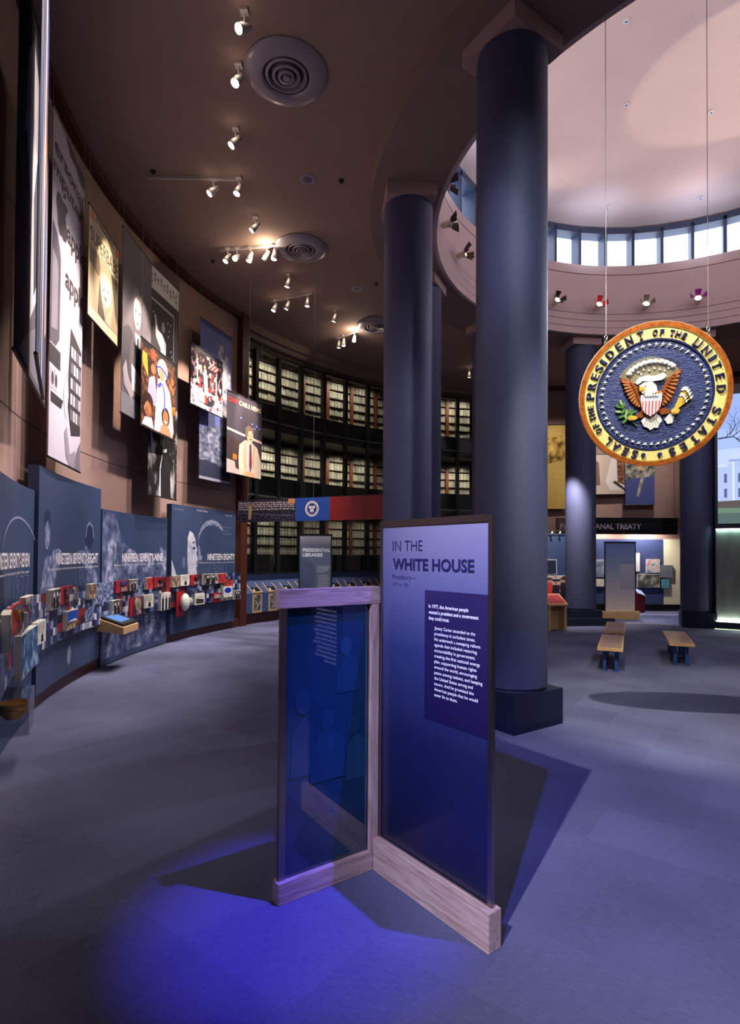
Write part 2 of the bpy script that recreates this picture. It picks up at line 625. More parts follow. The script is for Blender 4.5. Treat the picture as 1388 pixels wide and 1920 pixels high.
    def ell(s, P, cx, cy, rx, ry, mt, off=0.003, n=24, rot=0, cut=0.0):
        c, d = cos(radians(rot)), sin(radians(rot))
        pts = []
        for i in range(n):
            a = 2 * pi * i / n
            x, y = rx * cos(a), ry * sin(a)
            pts.append((cx + x * c - y * d, cy + x * d + y * c))
        s.decal(P, pts, mt, off, cut)

    def text(s, P, txt, u, v, h, mt, w=None, align='L', bold=0.0, off=0.004, ext=0.0, asp=1.0, rot=0.0, res=3):
        vs, fs, W, H = glyphs(txt, bold, res)
        k = h / H
        kx = k * asp if w is None else w / W
        ox = {'L': 0, 'C': -W * kx / 2, 'R': -W * kx}[align]
        c, d = cos(radians(rot)), sin(radians(rot))

        def place(x, y, o):
            x, y = x * kx + ox, y * k
            return P(u + x * c - y * d, v + x * d + y * c, o)
        if ext:
            n = len(vs)
            edges = {}
            for f in fs:
                for i in range(len(f)):
                    e = (f[i], f[(i + 1) % len(f)])
                    edges[e] = edges.get(e, 0) + 1
            side = [(a, b, b + n, a + n) for (a, b) in edges if (b, a) not in edges]
            s.add([place(x, y, off + ext) for x, y in vs] + [place(x, y, off) for x, y in vs], list(fs) + side, mt)
        else:
            s.add([place(x, y, off) for x, y in vs], fs, mt)

    def build(s, name, parent=None, smooth=False, label=None, cat=None, group=None, kind=None, origin=None, auto=None):
        me = bpy.data.meshes.new(name)
        if parent is not None:
            o3 = WL[parent.name]
        elif origin is not None:
            o3 = Vector(origin)
        else:
            xs = [v.x for v in s.V]
            ys = [v.y for v in s.V]
            zs = [v.z for v in s.V]
            o3 = Vector(((min(xs) + max(xs)) / 2, (min(ys) + max(ys)) / 2, min(zs)))
        me.from_pydata([v - o3 for v in s.V], [], s.F)
        for mt in s.mats:
            me.materials.append(mt)
        me.polygons.foreach_set('material_index', s.MI)
        if any(u != (0, 0) for u in s.UV):
            uvl = me.uv_layers.new(name='UVMap')
            flat = []
            for l in me.loops:
                flat += list(s.UV[l.vertex_index])
            uvl.data.foreach_set('uv', flat)
        bm = bmesh.new()
        bm.from_mesh(me)
        bmesh.ops.recalc_face_normals(bm, faces=bm.faces[:])
        bm.to_mesh(me)
        bm.free()
        if smooth:
            me.polygons.foreach_set('use_smooth', [True] * len(me.polygons))
            me.set_sharp_from_angle(angle=radians(38))
        me.update()
        ob = bpy.data.objects.new(name, me)
        COL.objects.link(ob)
        if parent is not None:
            ob.parent = parent
            WL[ob.name] = o3
        else:
            ob.location = o3
            WL[ob.name] = o3
        tag(ob, label, cat, group, kind)
        return ob


def tag(o, label=None, cat=None, group=None, kind=None):
    if label:
        o['label'] = label
    if cat:
        o['category'] = cat
    if group:
        o['group'] = group
    if kind:
        o['kind'] = kind


def empty(name, loc=(0, 0, 0), label=None, cat=None, group=None, rot=0.0):
    o = bpy.data.objects.new(name, None)
    COL.objects.link(o)
    o.location = loc
    o.empty_display_size = 0.2
    o.rotation_euler[2] = rot
    WL[o.name] = Vector(loc)
    tag(o, label, cat, group)
    return o


def copy_tree(o, parent=None):
    c = o.copy()
    COL.objects.link(c)
    if parent is not None:
        c.parent = parent
    WL[c.name] = WL[o.name]
    for ch in list(o.children):
        copy_tree(ch, c)
    return c


_G = {}


def glyphs(txt, bold=0.0, res=3):
    key = (txt, bold, res)
    if key in _G:
        return _G[key]
    cu = bpy.data.curves.new('t', 'FONT')
    cu.body = txt
    cu.size = 1.0
    cu.resolution_u = res
    cu.offset = bold
    ob = bpy.data.objects.new('t', cu)
    COL.objects.link(ob)
    bpy.context.view_layer.update()
    dg = bpy.context.evaluated_depsgraph_get()
    me = ob.evaluated_get(dg).to_mesh()
    vs = [(v.co.x, v.co.y) for v in me.vertices]
    fs = [tuple(p.vertices) for p in me.polygons]
    ob.evaluated_get(dg).to_mesh_clear()
    bpy.data.objects.remove(ob)
    bpy.data.curves.remove(cu)
    if not vs:
        vs, fs = [(0, 0), (0.1, 0), (0, 0.1)], [(0, 1, 2)]
    x0 = min(v[0] for v in vs)
    vs = [(x - x0, y) for x, y in vs]
    W = max(v[0] for v in vs)
    _G[key] = (vs, fs, W, 0.70)
    return _G[key]


def cylS(R, a0):
    """print surface on a curved wall seen from inside: u metres to the right from angle a0, v height"""
    def P(u, v, off=0.0):
        return pol(R - off, a0 - math.degrees(u / R), v)
    return P


def planeS(p0, d, nrm):
    p0, d, nrm = Vector(p0), Vector(d).normalized(), Vector(nrm).normalized()

    def P(u, v, off=0.0):
        return p0 + d * u + Vector((0, 0, 1)) * v + nrm * off
    return P

# ================================================================== THE SETTING
Z0, ZC, ZS = 0.0, 9.10, 8.757      # floor, ceiling, ring beam soffit
RO, RB = 5.886, 7.23               # oculus edge, outer face of the ring beam

b = MB()
b.box(-9, -9, -0.2, 26, 30, 0, CARPET)
b.build('floor', kind='structure', origin=(0, 0, 0))

b = MB()
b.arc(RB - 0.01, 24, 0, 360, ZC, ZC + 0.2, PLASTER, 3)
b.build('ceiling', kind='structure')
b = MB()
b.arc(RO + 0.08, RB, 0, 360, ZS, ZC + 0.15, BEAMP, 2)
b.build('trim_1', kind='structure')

# rotunda drum with its grooves, sill, head
b = MB()
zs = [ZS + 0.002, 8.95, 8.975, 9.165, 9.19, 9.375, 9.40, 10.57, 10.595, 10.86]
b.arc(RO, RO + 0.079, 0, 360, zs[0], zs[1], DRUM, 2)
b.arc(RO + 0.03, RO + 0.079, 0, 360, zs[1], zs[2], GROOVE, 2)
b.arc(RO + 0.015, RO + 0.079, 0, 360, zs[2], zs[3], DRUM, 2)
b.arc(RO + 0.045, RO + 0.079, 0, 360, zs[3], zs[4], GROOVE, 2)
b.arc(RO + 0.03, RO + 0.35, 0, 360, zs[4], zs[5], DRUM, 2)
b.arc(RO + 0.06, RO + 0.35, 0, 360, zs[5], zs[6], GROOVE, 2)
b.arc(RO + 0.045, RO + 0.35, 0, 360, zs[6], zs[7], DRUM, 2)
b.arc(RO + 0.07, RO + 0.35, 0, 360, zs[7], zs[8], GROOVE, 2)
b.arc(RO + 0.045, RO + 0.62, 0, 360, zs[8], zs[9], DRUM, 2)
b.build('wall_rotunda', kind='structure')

# shallow dome
b = MB()
prof = []
for i in range(13):
    r = 6.6 * (1 - i / 12.0)
    prof.append((r, 12.0 + 1.15 * sin(pi / 2 * i / 12.0)))
b.lathe(prof, DOME, Matrix.Translation((CX, CY, 0)), 72)
b.build('ceiling_dome', smooth=True, kind='structure')
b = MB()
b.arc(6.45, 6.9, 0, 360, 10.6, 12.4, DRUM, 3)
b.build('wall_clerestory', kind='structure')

# clerestory windows, all round
NW = 46
PANE = glow('daylight_pane', (214, 228, 255), 3.4)
AW = 360.0 / NW


def loc2(r, a, z, R0, A0):
    """local point for a thing rooted at pol(R0,A0) with +y radial outward"""
    p = pol(r, a, z) - pol(R0, A0, 0)
    t = radians(A0 - 90)
    return Vector((p.x * cos(t) + p.y * sin(t), -p.x * sin(t) + p.y * cos(t), z))


def rootrot(a):
    return radians(a - 90)


win0 = None
for k in range(NW):
    A = 91.1 + AW * (k + 0.5)
    if win0 is None:
        win0 = empty('window_1', (0, 0, 0))
        win0['kind'] = 'structure'
        hw = 6.4 * radians(AW) / 2
        b = MB()
        b.box(-hw, 0.0, 10.86, -hw + 0.075, 0.46, 11.95, WINFR)
        b.box(hw - 0.075, 0.0, 10.86, hw, 0.46, 11.95, WINFR)
        b.box(-hw, 0.0, 11.84, hw, 0.5, 12.02, WINFR)
        b.box(-hw, 0.30, 10.86, hw, 0.46, 10.90, WINFR)
        b.build('window_frame', win0)
        b = MB()
        b.box(-hw + 0.07, 0.40, 10.88, hw - 0.07, 0.42, 11.86, PANE)
        b.build('window_pane', win0)
        w = win0
    else:
        w = copy_tree(win0)
        w.name = 'window_%d' % (k + 1)
    w.location = pol(5.93, A, 0)
    w.rotation_euler[2] = rootrot(A)

# left brown wall, from the entrance to the archive
RW = 12.32
b = MB()
b.arc(RW, RW + 0.3, 154.2, 216, 0, ZC, WALLB, 1)
b.build('wall_left', kind='structure')
b = MB()
for z in (3.86, 6.4):
    b.arc(RW - 0.003, RW + 0.01, 154.5, 216, z, z + 0.012, M('seam_shadow', (60, 44, 40), 0.9), 1)
b.build('trim_2', kind='structure')
b = MB()
b.arc(12.17, RW, 153.8, 216, ZC - 0.16, ZC - 0.002, MAHOG, 1)
b.build('trim_3', kind='structure')
b = MB()
b.arc(12.15, RW, 153.8, 216, 0.001, 0.24, MAHOG, 1)
b.build('baseboard_left', kind='structure')
b = MB()
b.arc(12.12, RW + 0.02, 152.9, 154.25, 0.001, ZC - 0.003, MAHOG, 1)
b.build('trim_4', kind='structure')

# brown wall at the far side of the hall
b = MB()
b.arc(RW, RW + 0.3, 38, 90.5, 0, ZC, WALLB, 1)
b.arc(RW, RW + 0.3, 90.5, 93.2, 0, ZC, MAHOG, 1)
b.build('wall_back', kind='structure')
b = MB()
b.arc(12.17, RW, 38, 90.5, ZC - 0.16, ZC - 0.002, MAHOG, 1)
b.build('trim_5', kind='structure')

# archive front: cornice, header, slabs, parapets, ledge
RG = 12.6
A0G, A1G = 93.2, 152.9
b = MB()
b.arc(12.35, 12.5, A0G, A1G, 8.86, ZC - 0.002, BEAMP, 1.5)
b.arc(12.5, 12.75, A0G, A1G, 8.72, ZC - 0.002, BEAMP, 1.5)
b.arc(12.7, 12.8, A0G, A1G, 8.5, 8.74, M('header_brown', (96, 82, 66), 0.8), 1.5)
b.build('trim_6', kind='structure')
b = MB()
for z in (3.74, 6.12):
    b.arc(12.72, 16.2, A0G, A1G, z, z + 0.2, M('slab_dark', (42, 42, 44), 0.6), 1.5)
b.build('trim_7', kind='structure')
b = MB()
PAR_REFL = M('parapet_reflection_dark', (20, 23, 27), 0.35)
for z0, z1 in ((3.94, 4.62), (6.32, 6.98), (1.42, 2.02)):  # lowest band stands in for the dark reflection in the glass
    b.arc(12.86, 12.92, A0G, A1G, z0, z1, PAR_REFL, 1.5)
b.build('trim_8', kind='structure')
b = MB()
b.arc(15.6, 15.9, A0G - 4, A1G + 6, 0, 9.6, M('archive_wall', (90, 82, 66), 0.9), 2)
b.arc(12.8, 15.8, A0G - 4, A1G + 6, 9.3, 9.45, M('archive_ceiling', (120, 108, 86), 0.9), 2)
b.build('wall_archive', kind='structure')
b = MB()
b.arc(12.5, 12.62, A0G, A1G, 1.28, 1.44, M('ledge_dark_blue', (30, 42, 84), 0.5), 1.5)
b.build('trim_9', kind='structure')
b = MB()
LEDGE = M('ledge_blue', (58, 76, 120), 0.5, noise=0.05)
b.arc(12.16, 12.5, A0G, A1G, 0.33, 0.92, LEDGE, 1.5, z1b=1.27)
b.build('wall_ledge', kind='structure')
b = MB()
b.arc(12.30, 12.45, A0G, A1G, 0.001, 0.328, MAHOG, 1.5)
b.build('baseboard_archive', kind='structure')

# big glass bays with dark mullions (windows of the archive)
PITCHG = 4.67
first = None
nb = 0
for k in range(-1, 12):
    A = 144.1 - PITCHG * (k - 0.5)       # centre of the bay right of a mullion
    if A - PITCHG / 2 < A0G - 0.2 or A + PITCHG / 2 > A1G + 1.5:
        continue
    nb += 1
    if first is None:
        first = empty('window_%d' % (NW + nb))
        first['kind'] = 'structure'
        hw = RG * radians(PITCHG) / 2
        b = MB()
        b.box(-hw - 0.062, -0.06, 1.44, -hw + 0.062, 0.10, 8.54, MULL)
        b.box(-hw, -0.04, 1.44, hw, 0.06, 1.50, MULL)
        b.box(-hw, -0.03, 3.90, hw, 0.05, 3.955, M('transom_grey', (92, 96, 98), 0.4, 0.5))
        b.box(-hw, -0.03, 6.33, hw, 0.05, 6.385, M('transom_grey', (92, 96, 98)))
        b.box(-hw, -0.04, 8.48, hw, 0.06, 8.54, MULL)
        b.build('window_frame', first)
        b = MB()
        b.box(-hw + 0.062, 0.0, 1.50, hw - 0.062, 0.012, 8.48, GLASS)
        b.build('window_pane', first)
        w = first
    else:
        w = copy_tree(first)
        w.name = 'window_%d' % (NW + nb)
    w.location = pol(RG, A, 0)
    w.rotation_euler[2] = rootrot(A)

# ------------------------------------------------------------------ columns
HP, HCAP, SQ, RCOL = 0.446, 8.528, 0.905, 0.449
c0 = empty('column', (0, 0, 0))
b = MB()
h = SQ / 2
b.bbox(-h, -h, 0.07, h, h, HP, NAVYPL, 0.004)
b.box(-h + 0.004, -h + 0.004, 0, h - 0.004, h - 0.004, 0.07, KICK)
b.build('plinth', c0)
b = MB()
b.lathe([(RCOL - 0.03, HP), (RCOL - 0.03, HP + 0.03), (RCOL, HP + 0.045), (RCOL, HCAP - 0.10), (RCOL + 0.002, HCAP - 0.09), (RCOL - 0.01, HCAP)], NAVYCOL, None, 72)
b.build('shaft', c0, smooth=True)
b = MB()
b.bbox(-h, -h, HCAP, h, h, ZS - 0.001, CAPP, 0.006)
b.build('capital', c0)
clab = ['nearest and widest blue column, just right of the white house title panel',
        'blue column left of the nearest one, rising behind the title panels',
        'blue column partly hidden behind the second one, only its right side showing',
        'blue column almost fully hidden behind the nearest column, in front of the archive',
        'far blue column left of the hanging seal, on a double plinth',
        'far blue column right of the hanging seal, beside the glowing panel']
for k in range(6):
    c = c0 if k == 0 else copy_tree(c0)
    a = 214.435 - 29.64 * k
    c.location = pol(6.542, a, 0)
    c.rotation_euler[2] = rootrot(a)
    tag(c, clab[k], 'column', 'blue columns around the rotunda')

b = MB()
b.arc(6.72, 6.80, 71.5, 89.5, 0.0, 0.012, M('threshold_metal', (206, 200, 206), 0.35, 0.3), 1.5)
b.build('trim_10', kind='structure')
b = MB()
b.arc(5.93, 6.06, 88.6, 103.4, 0, 0.225, NAVYPL, 2)
b.build('plinth_curb', label='low dark navy curb block in front of the far left column', cat='curb')

# ------------------------------------------------------------------ title stand, two panels at right angles
J = Vector((0.0311, 3.7715, 0))
D = Vector((0.60724, -0.79452, 0))
N1 = Vector((0.79452, 0.60724, 0))
E1 = Vector((-0.81644, -0.57743, 0))
M1 = Vector((-0.57743, 0.81644, 0))
Zv = Vector((0, 0, 1))


def slab(b, p, d, l0, l1, n, n0, n1, z0, z1, mt):
    c = p + d * (l0 + l1) / 2 + n * (n0 + n1) / 2 + Zv * (z0 + z1) / 2
    b.obox(c, d * (l1 - l0) / 2, n * (n1 - n0) / 2, Zv * (z1 - z0) / 2, mt)


def slabb(b, p, d, l0, l1, n, n0, n1, z0, z1, mt, bev=0.003):
    T = Matrix((d, n, Zv)).transposed().to_4x4()
    if T.to_3x3().determinant() < 0:
        pass
    T.translation = p
    b.bbox(l0, n0, z0, l1, n1, z1, mt, bev, T)


stand = empty('title_stand', J, label='V-shaped oak-based stand with a tall panel reading IN THE WHITE HOUSE', cat='display stand')


def oak_part(name, p, d, l0, l1, n, n0, n1, z0, z1):
    """oak beam as a rotated child so that the grain runs along it"""
    o = MB()
    o.bbox(l0, n0, z0, l1, n1, z1, OAK, 0.003)
    me_o = o.build(name, None, origin=(0, 0, 0))
    me_o.parent = stand
    ang = atan2(d.y, d.x)
    me_o.rotation_euler[2] = ang
    if d.cross(n).z < 0:
        me_o.scale[1] = -1
    return me_o


oak_part('base_beam', J, D, 0.0, 0.997, N1, 0.0, 0.10, 0.0, 0.212)
oak_part('base_beam', J, E1, 0.0, 0.69, M1, 0.0, 0.082, 0.0, 0.127)
oak_part('top_rail', J, E1, -0.06, 0.70, M1, 0.0, 0.082, 1.768, 1.883)
o = MB()
o.bbox(0.127, 0.002, -0.045, 1.77, 0.075, 0.02, OAK, 0.003)
post = o.build('post', None, origin=(0, 0, 0))
post.parent = stand
post.matrix_local = Matrix(((0, M1.x, E1.x, 0), (0, M1.y, E1.y, 0), (1, 0, 0, 0), (0, 0, 0, 1)))
# tall panel
PT = J + N1 * 0.062
fr = MB()
ST = STEEL
slab(fr, PT, D, -0.002, 0.022, N1, -0.014, 0.014, 0.212, 2.325, ST)
slab(fr, PT, D, 0.944, 0.972, N1, -0.014, 0.014, 0.212, 2.325, ST)
slab(fr, PT, D, 0.022, 0.944, N1, -0.014, 0.014, 2.283, 2.325, ST)
slab(fr, PT, D, 0.022, 0.944, N1, -0.014, 0.014, 0.212, 0.222, ST)
fr.build('metal_frame', stand)
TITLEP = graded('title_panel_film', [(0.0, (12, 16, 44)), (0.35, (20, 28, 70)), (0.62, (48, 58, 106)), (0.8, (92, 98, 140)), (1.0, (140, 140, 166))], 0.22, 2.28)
p_ = MB()
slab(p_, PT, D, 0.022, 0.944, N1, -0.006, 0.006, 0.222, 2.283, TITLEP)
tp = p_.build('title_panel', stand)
PS = planeS(PT - N1 * 0.006, D, -N1)


def su(x):
    return x - 0.008


t_ = MB()
DKINK = ink(38, 34, 84)
t_.text(PS, 'IN THE', su(0.137), 2.124, 0.068, DKINK, w=0.285, bold=-0.012)
t_.build('lettering', tp, label='thin dark purple line of lettering')
t_ = MB()
t_.text(PS, 'WHITE HOUSE', su(0.137), 2.004, 0.070, DKINK, w=0.712, bold=0.028)
t_.build('lettering', tp, label='bold dark purple line of lettering')
t_ = MB()
t_.text(PS, 'Presidency\u2014', su(0.137), 1.940, 0.034, ink(58, 56, 120), w=0.225, bold=-0.01)
t_.text(PS, '1977 to 1981', su(0.137), 1.897, 0.022, ink(66, 66, 132), w=0.155, bold=-0.01)
t_.build('lettering', tp, label='small faint lettering')
t_ = MB()
t_.decal(PS, [(su(0.444), 1.097), (0.943, 1.097), (0.943, 1.883), (su(0.444), 1.883)], graded('text_block_film', [(0.0, (24, 18, 64)), (1.0, (44, 36, 84))], 1.1, 1.88), 0.001)
t_.build('text_block', tp, label='dark purple square behind the text')
t_ = MB()
WI = M('white_letter', (245, 248, 255), 0.4)
for i, (s_, w_) in enumerate([('In 1977, the American people', 0.325), ('wanted a president and a government', 0.40), ('they could trust.', 0.175)]):
    t_.text(PS, s_, su(0.481), 1.778 - 0.036 * i, 0.021, WI, w=w_, bold=0.02, off=0.003)
t_.build('intro_text', tp, label='bold white opening lines')
t_ = MB()
body = [('Jimmy Carter ascended to the', .325), ('presidency in turbulent times.', .325), ('He undertook a sweeping reform', .362), ('agenda that included restoring', .338), ('accountability in government,', .325),
        ('creating the first national energy', .36), ('plan, supporting human rights', .335), ('around the world, encouraging', .338), ('peace among nations, and keeping', .378), ('the United States strong and', .308), ('secure. And he promised the', .315), ('American people that he would', .345), ('never lie to them.', .19)]
for i, (s_, w_) in enumerate(body):
    t_.text(PS, s_, su(0.532), 1.650 - 0.0332 * i, 0.019, WI, w=w_, off=0.003, bold=0.008)
t_.build('body_text', tp, label='white paragraph text')
# low glossy panel
PL = J + M1 * 0.042
fr = MB()
slab(fr, PL, E1, 0.632, 0.676, M1, -0.012, 0.012, 0.127, 1.768, ST)
slab(fr, PL, E1, 0.014, 0.024, M1, -0.012, 0.012, 0.127, 1.768, ST)
fr.build('metal_frame', stand)
GLOSSB = M('glossy_blue_glass', (18, 54, 82), 0.03, coat=1.0, spec=0.9)
p_ = MB()
slab(p_, PL, E1, 0.024, 0.632, M1, -0.006, 0.006, 0.127, 1.768, GLOSSB)
gp = p_.build('glass_panel', stand)
GS = planeS(PL + E1 * 0.632 - M1 * 0.006, -E1, -M1)
t_ = MB()


def GI(r, g, b_):
    return M('glass_ink_%d_%d' % (r, b_), (r, g, b_), 0.04, coat=1.0, spec=0.9)


Ga, Gb, Gc = GI(22, 60, 90), GI(28, 68, 98), GI(15, 45, 70)
t_.decal(GS, [(0, 0), (0.608, 0), (0.608, 0.42), (0.42, 0.36), (0.2, 0.5), (0, 0.62)], Gc, 0.0006)
t_.ell(GS, 0.43, 1.50, 0.045, 0.062, Gb)
t_.decal(GS, [(0.36, 1.2), (0.55, 1.2), (0.53, 1.40), (0.46, 1.45), (0.40, 1.42), (0.36, 1.33)], Ga)
t_.decal(GS, [(0.41, 1.38), (0.43, 1.42), (0.405, 1.28)], Gb, 0.004)
t_.ell(GS, 0.12, 1.18, 0.06, 0.08, Ga)
t_.decal(GS, [(0.03, 0.72), (0.2, 0.72), (0.2, 1.02), (0.12, 1.09), (0.04, 1.0)], Ga)
t_.ell(GS, 0.30, 1.04, 0.05, 0.07, Ga)
t_.decal(GS, [(0.17, 0.66), (0.43, 0.66), (0.42, 0.9), (0.33, 0.98), (0.24, 0.97), (0.18, 0.86)], Ga, 0.0035)
t_.decal(GS, [(0.30, 0.95), (0.34, 0.92), (0.31, 0.74)], Gb, 0.004)
t_.ell(GS, 0.50, 0.98, 0.045, 0.065, Ga)
t_.decal(GS, [(0.43, 0.62), (0.6, 0.62), (0.6, 0.86), (0.52, 0.92), (0.45, 0.86)], Gb)
t_.build('print', gp, label='faint blue picture of men in suits')
o = MB()
slab(o, J, D, -0.012, 0.0, N1, 0.02, 0.05, 1.79, 1.85, ST)
o.build('hinge_plate', stand)


# ------------------------------------------------------------------ other title stands
def slim_stand(name, cx, cy, ang, w, zt, base, col, lab):
    r = empty(name, (cx, cy, 0), label=lab, cat='display stand')
    d = Vector((cos(ang), sin(ang), 0))
    n = Vector((-sin(ang), cos(ang), 0))
    p = Vector((cx, cy, 0)) - d * w / 2
    o = MB()
    slabb(o, p, d, -0.1, w + 0.1, n, -0.09, 0.09, 0, base, OAKW)
    o.build('base_beam', r)
    o = MB()
    for a, c, z0, z1 in ((0, 0.03, base, zt), (w - 0.03, w, base, zt), (0.03, w - 0.03, zt - 0.045, zt)):
        slab(o, p, d, a, c, n, -0.02, 0.02, z0, z1, DKMET)
    o.build('metal_frame', r)
    o = MB()
    slab(o, p, d, 0.03, w - 0.03, n, -0.01, 0.01, base, zt - 0.045, col)
    tp_ = o.build('title_panel', r)
    return r, tp_, planeS(p - n * 0.01, d, -n), w


LBP = graded('library_title_film', [(0.0, (84, 98, 128)), (0.5, (90, 104, 132)), (0.8, (112, 120, 142)), (1.0, (186, 188, 200))], 1.2, 2.6)
r, tp2, S2, w = slim_stand('title_stand', -1.41, 14.5, 0.0, 0.86, 2.62, 0.2, LBP, 'grey blue title stand reading PRESIDENTIAL LIBRARIES in front of the archive wall')
o = MB()
o.text(S2, 'PRESIDENTIAL', 0.10, 2.16, 0.085, WI, w=0.72, bold=0.03)
o.text(S2, 'LIBRARIES', 0.10, 2.035, 0.085, WI, w=0.52, bold=0.03)
o.build('lettering', tp2, label='white lettering')
o = MB()
o.decal(S2, [(0.42, 0.6), (0.83, 0.6), (0.83, 1.84), (0.42, 1.84)], ink(104, 112, 130), 0.001)
for i in range(5):
    o.text(S2, ['Presidential libraries', 'preserve the papers', 'and records of the', 'presidents of the', 'United States.'][i], 0.47, 1.76 - 0.033 * i, 0.02, WI, w=[.33, .30, .29, .30, .2][i], off=0.003)
for i in range(16):
    o.box(0, 0, 0, 0.001, 0.001, 0.001, WI) if False else o.decal(S2, [(0.50, 1.55 - 0.045 * i), (0.50 + 0.26 + 0.05 * ((i * 7) % 3) / 2, 1.55 - 0.045 * i), (0.50 + 0.26 + 0.05 * ((i * 7) % 3) / 2, 1.563 - 0.045 * i), (0.50, 1.563 - 0.045 * i)], ink(200, 204, 214), 0.003)
o.build('text_block', tp2)
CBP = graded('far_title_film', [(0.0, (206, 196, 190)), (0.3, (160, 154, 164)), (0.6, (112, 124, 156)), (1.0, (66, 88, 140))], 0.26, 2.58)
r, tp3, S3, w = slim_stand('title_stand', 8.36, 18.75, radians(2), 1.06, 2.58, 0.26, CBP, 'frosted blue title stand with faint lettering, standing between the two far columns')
o = MB()
o.text(S3, 'THE', 0.14, 2.28, 0.055, ink(100, 122, 160), w=0.14)
o.text(S3, 'CARTER', 0.14, 2.13, 0.07, ink(106, 128, 164), w=0.42)
o.text(S3, 'PRESIDENCY', 0.14, 1.99, 0.07, ink(106, 128, 164), w=0.50)
o.decal(S3, [(0.52, 0.98), (1.02, 0.98), (1.02, 1.83), (0.52, 1.83)], ink(134, 134, 152), 0.001)
o.build('print', tp3, label='faint grey lettering and square')

# ------------------------------------------------------------------ benches


def bench_proto():
    r = empty('bench', (0, 0, 0))
    o = MB()
    o.bbox(-0.215, -0.95, 0.385, 0.215, 0.95, 0.445, OAKW, 0.006)
    o.bbox(-0.185, -0.92, 0.443, 0.185, 0.92, 0.449, M('bench_top', (150, 122, 104), 0.3, noise=0.08, nscale=3), 0.002)
    o.build('seat', r)
    for sx in (-1, 1):
        for sy in (-0.72, -0.05, 0.66):
            o = MB()
            o.box(sx * 0.10 - 0.028, sy - 0.045, 0.0, sx * 0.10 + 0.028, sy + 0.045, 0.385, M('bench_leg_blue', (36, 66, 128), 0.4))
            o.box(sx * 0.10 - 0.055, sy - 0.06, 0.0, sx * 0.10 + 0.055, sy + 0.06, 0.012, M('bench_leg_blue', (36, 66, 128)))
            o.build('leg', r)
    return r


bp_ = bench_proto()
for i, (x, y, a, lb) in enumerate([(4.72, 10.96, -24.9, 'oak bench with blue legs nearest the camera, left of centre on the open floor'),
                                   (5.79, 13.24, -25, 'oak bench right behind the nearest bench and in line with it'),
                                   (6.33, 11.56, -24, 'single oak bench with blue legs at the right of the open floor')]):
    c = bp_ if i == 0 else copy_tree(bp_)
    c.location = (x, y, 0)
    c.rotation_euler[2] = radians(a)
    tag(c, lb, 'bench', 'benches on the open floor')

# red-topped lectern
r = empty('lectern', (5.2, 15.75, 0), label='small oak lectern with sloping red top beside the nearest column', cat='lectern')
T = Matrix.Translation((5.2, 15.85, 0)) @ Matrix.Rotation(radians(12), 4, 'Z')
for nm, (x0, x1) in (('side_panel', (-0.28, -0.21)), ('side_panel', (0.21, 0.28))):
    o = MB()
    o.box(x0, -0.2, 0, x1, 0.2, 0.72, OAKW, T)
    o.build(nm, r)
o = MB()
o.box(-0.21, 0.1, 0, 0.21, 0.14, 0.70, OAKW, T)
o.build('back_panel', r)
o = MB()
v = [(-0.30, -0.24, 0.70), (0.30, -0.24, 0.70), (0.30, 0.24, 0.96), (-0.30, 0.24, 0.96)]
o.add([T @ Vector(q) for q in v] + [T @ (Vector(q) + Vector((0, 0, 0.045))) for q in v], [(3, 2, 1, 0), (4, 5, 6, 7), (0, 1, 5, 4), (1, 2, 6, 5), (2, 3, 7, 6), (3, 0, 4, 7)], OAKW)
o.build('top', r)
o = MB()
v = [(-0.26, -0.2, 0.768), (0.26, -0.2, 0.768), (0.26, 0.2, 0.984), (-0.26, 0.2, 0.984)]
o.add([T @ Vector(q) for q in v], [(0, 1, 2, 3)], M('red_graphic', (176, 40, 44), 0.4, noise=0.5, nscale=9))
o.build('graphic_plate', r, label='red printed plate')

# ================================================================== YEAR PANELS ON THE LEFT WALL
PANB = M('year_panel_blue', (50, 66, 98), 0.5, noise=0.08, nscale=2)
PANE_ = M('year_panel_edge', (30, 34, 66), 0.5)
PI = ink(128, 136, 168)
PI2 = ink(86, 98, 134)
PI3 = ink(34, 44, 72)
PW = ink(214, 212, 222)


def year_panel(title, sub, num, a0, a1, R, z0, z1, lab, numpos, tpos, tw, art):
    o = MB()
    o.arc(R, R + 0.13, a0, a1, z0, z1, PANB, 1.0)
    bd = o.build('year_panel', label=lab, cat='exhibit panel', group='year panels on the curved wall')
    S = cylS(R, a0)
    W = radians(abs(a1 - a0)) * R
    t = MB()
    art(t, S, W, z0, z1)
    t.build('picture_print', bd, label='pale blue picture printed on the panel')
    t = MB()
    t.text(S, title, tpos, 1.925, 0.165, M('year_title_white', (232, 230, 236), 0.5), w=tw, bold=0.02, off=0.005)
    t.text(S, sub, tpos - 0.36, 1.845, 0.034, PW, w=tw + 0.36, off=0.005)
    t.build('title_lettering', bd, label='pale title lettering')
    t = MB()
    t.text(S, num, numpos, 1.53, 0.31, PI2, w=0.80, bold=-0.018, off=0.0045)
    t.build('year_numerals', bd, label='large faint numerals')
    return bd


def art77(t, S, W, z0, z1):
    # a thin pale arc over dim shapes
    pts = []
    for i in range(15):
        a = pi * (0.9 - 0.72 * i / 14)
        pts.append((W - 0.75 + 0.95 * cos(a), 1.95 + 0.55 * sin(a)))
    for i in range(14):
        (x0, y0), (x1, y1) = pts[i], pts[i + 1]
        t.decal(S, [(x0, y0 - 0.012), (x1, y1 - 0.012), (x1, y1 + 0.016), (x0, y0 + 0.016)], PI, 0.003)
    t.decal(S, [(0.2, 0.9), (1.6, 0.9), (1.4, 1.8), (0.9, 2.3), (0.4, 1.9)], PI3, 0.002, 0.25)


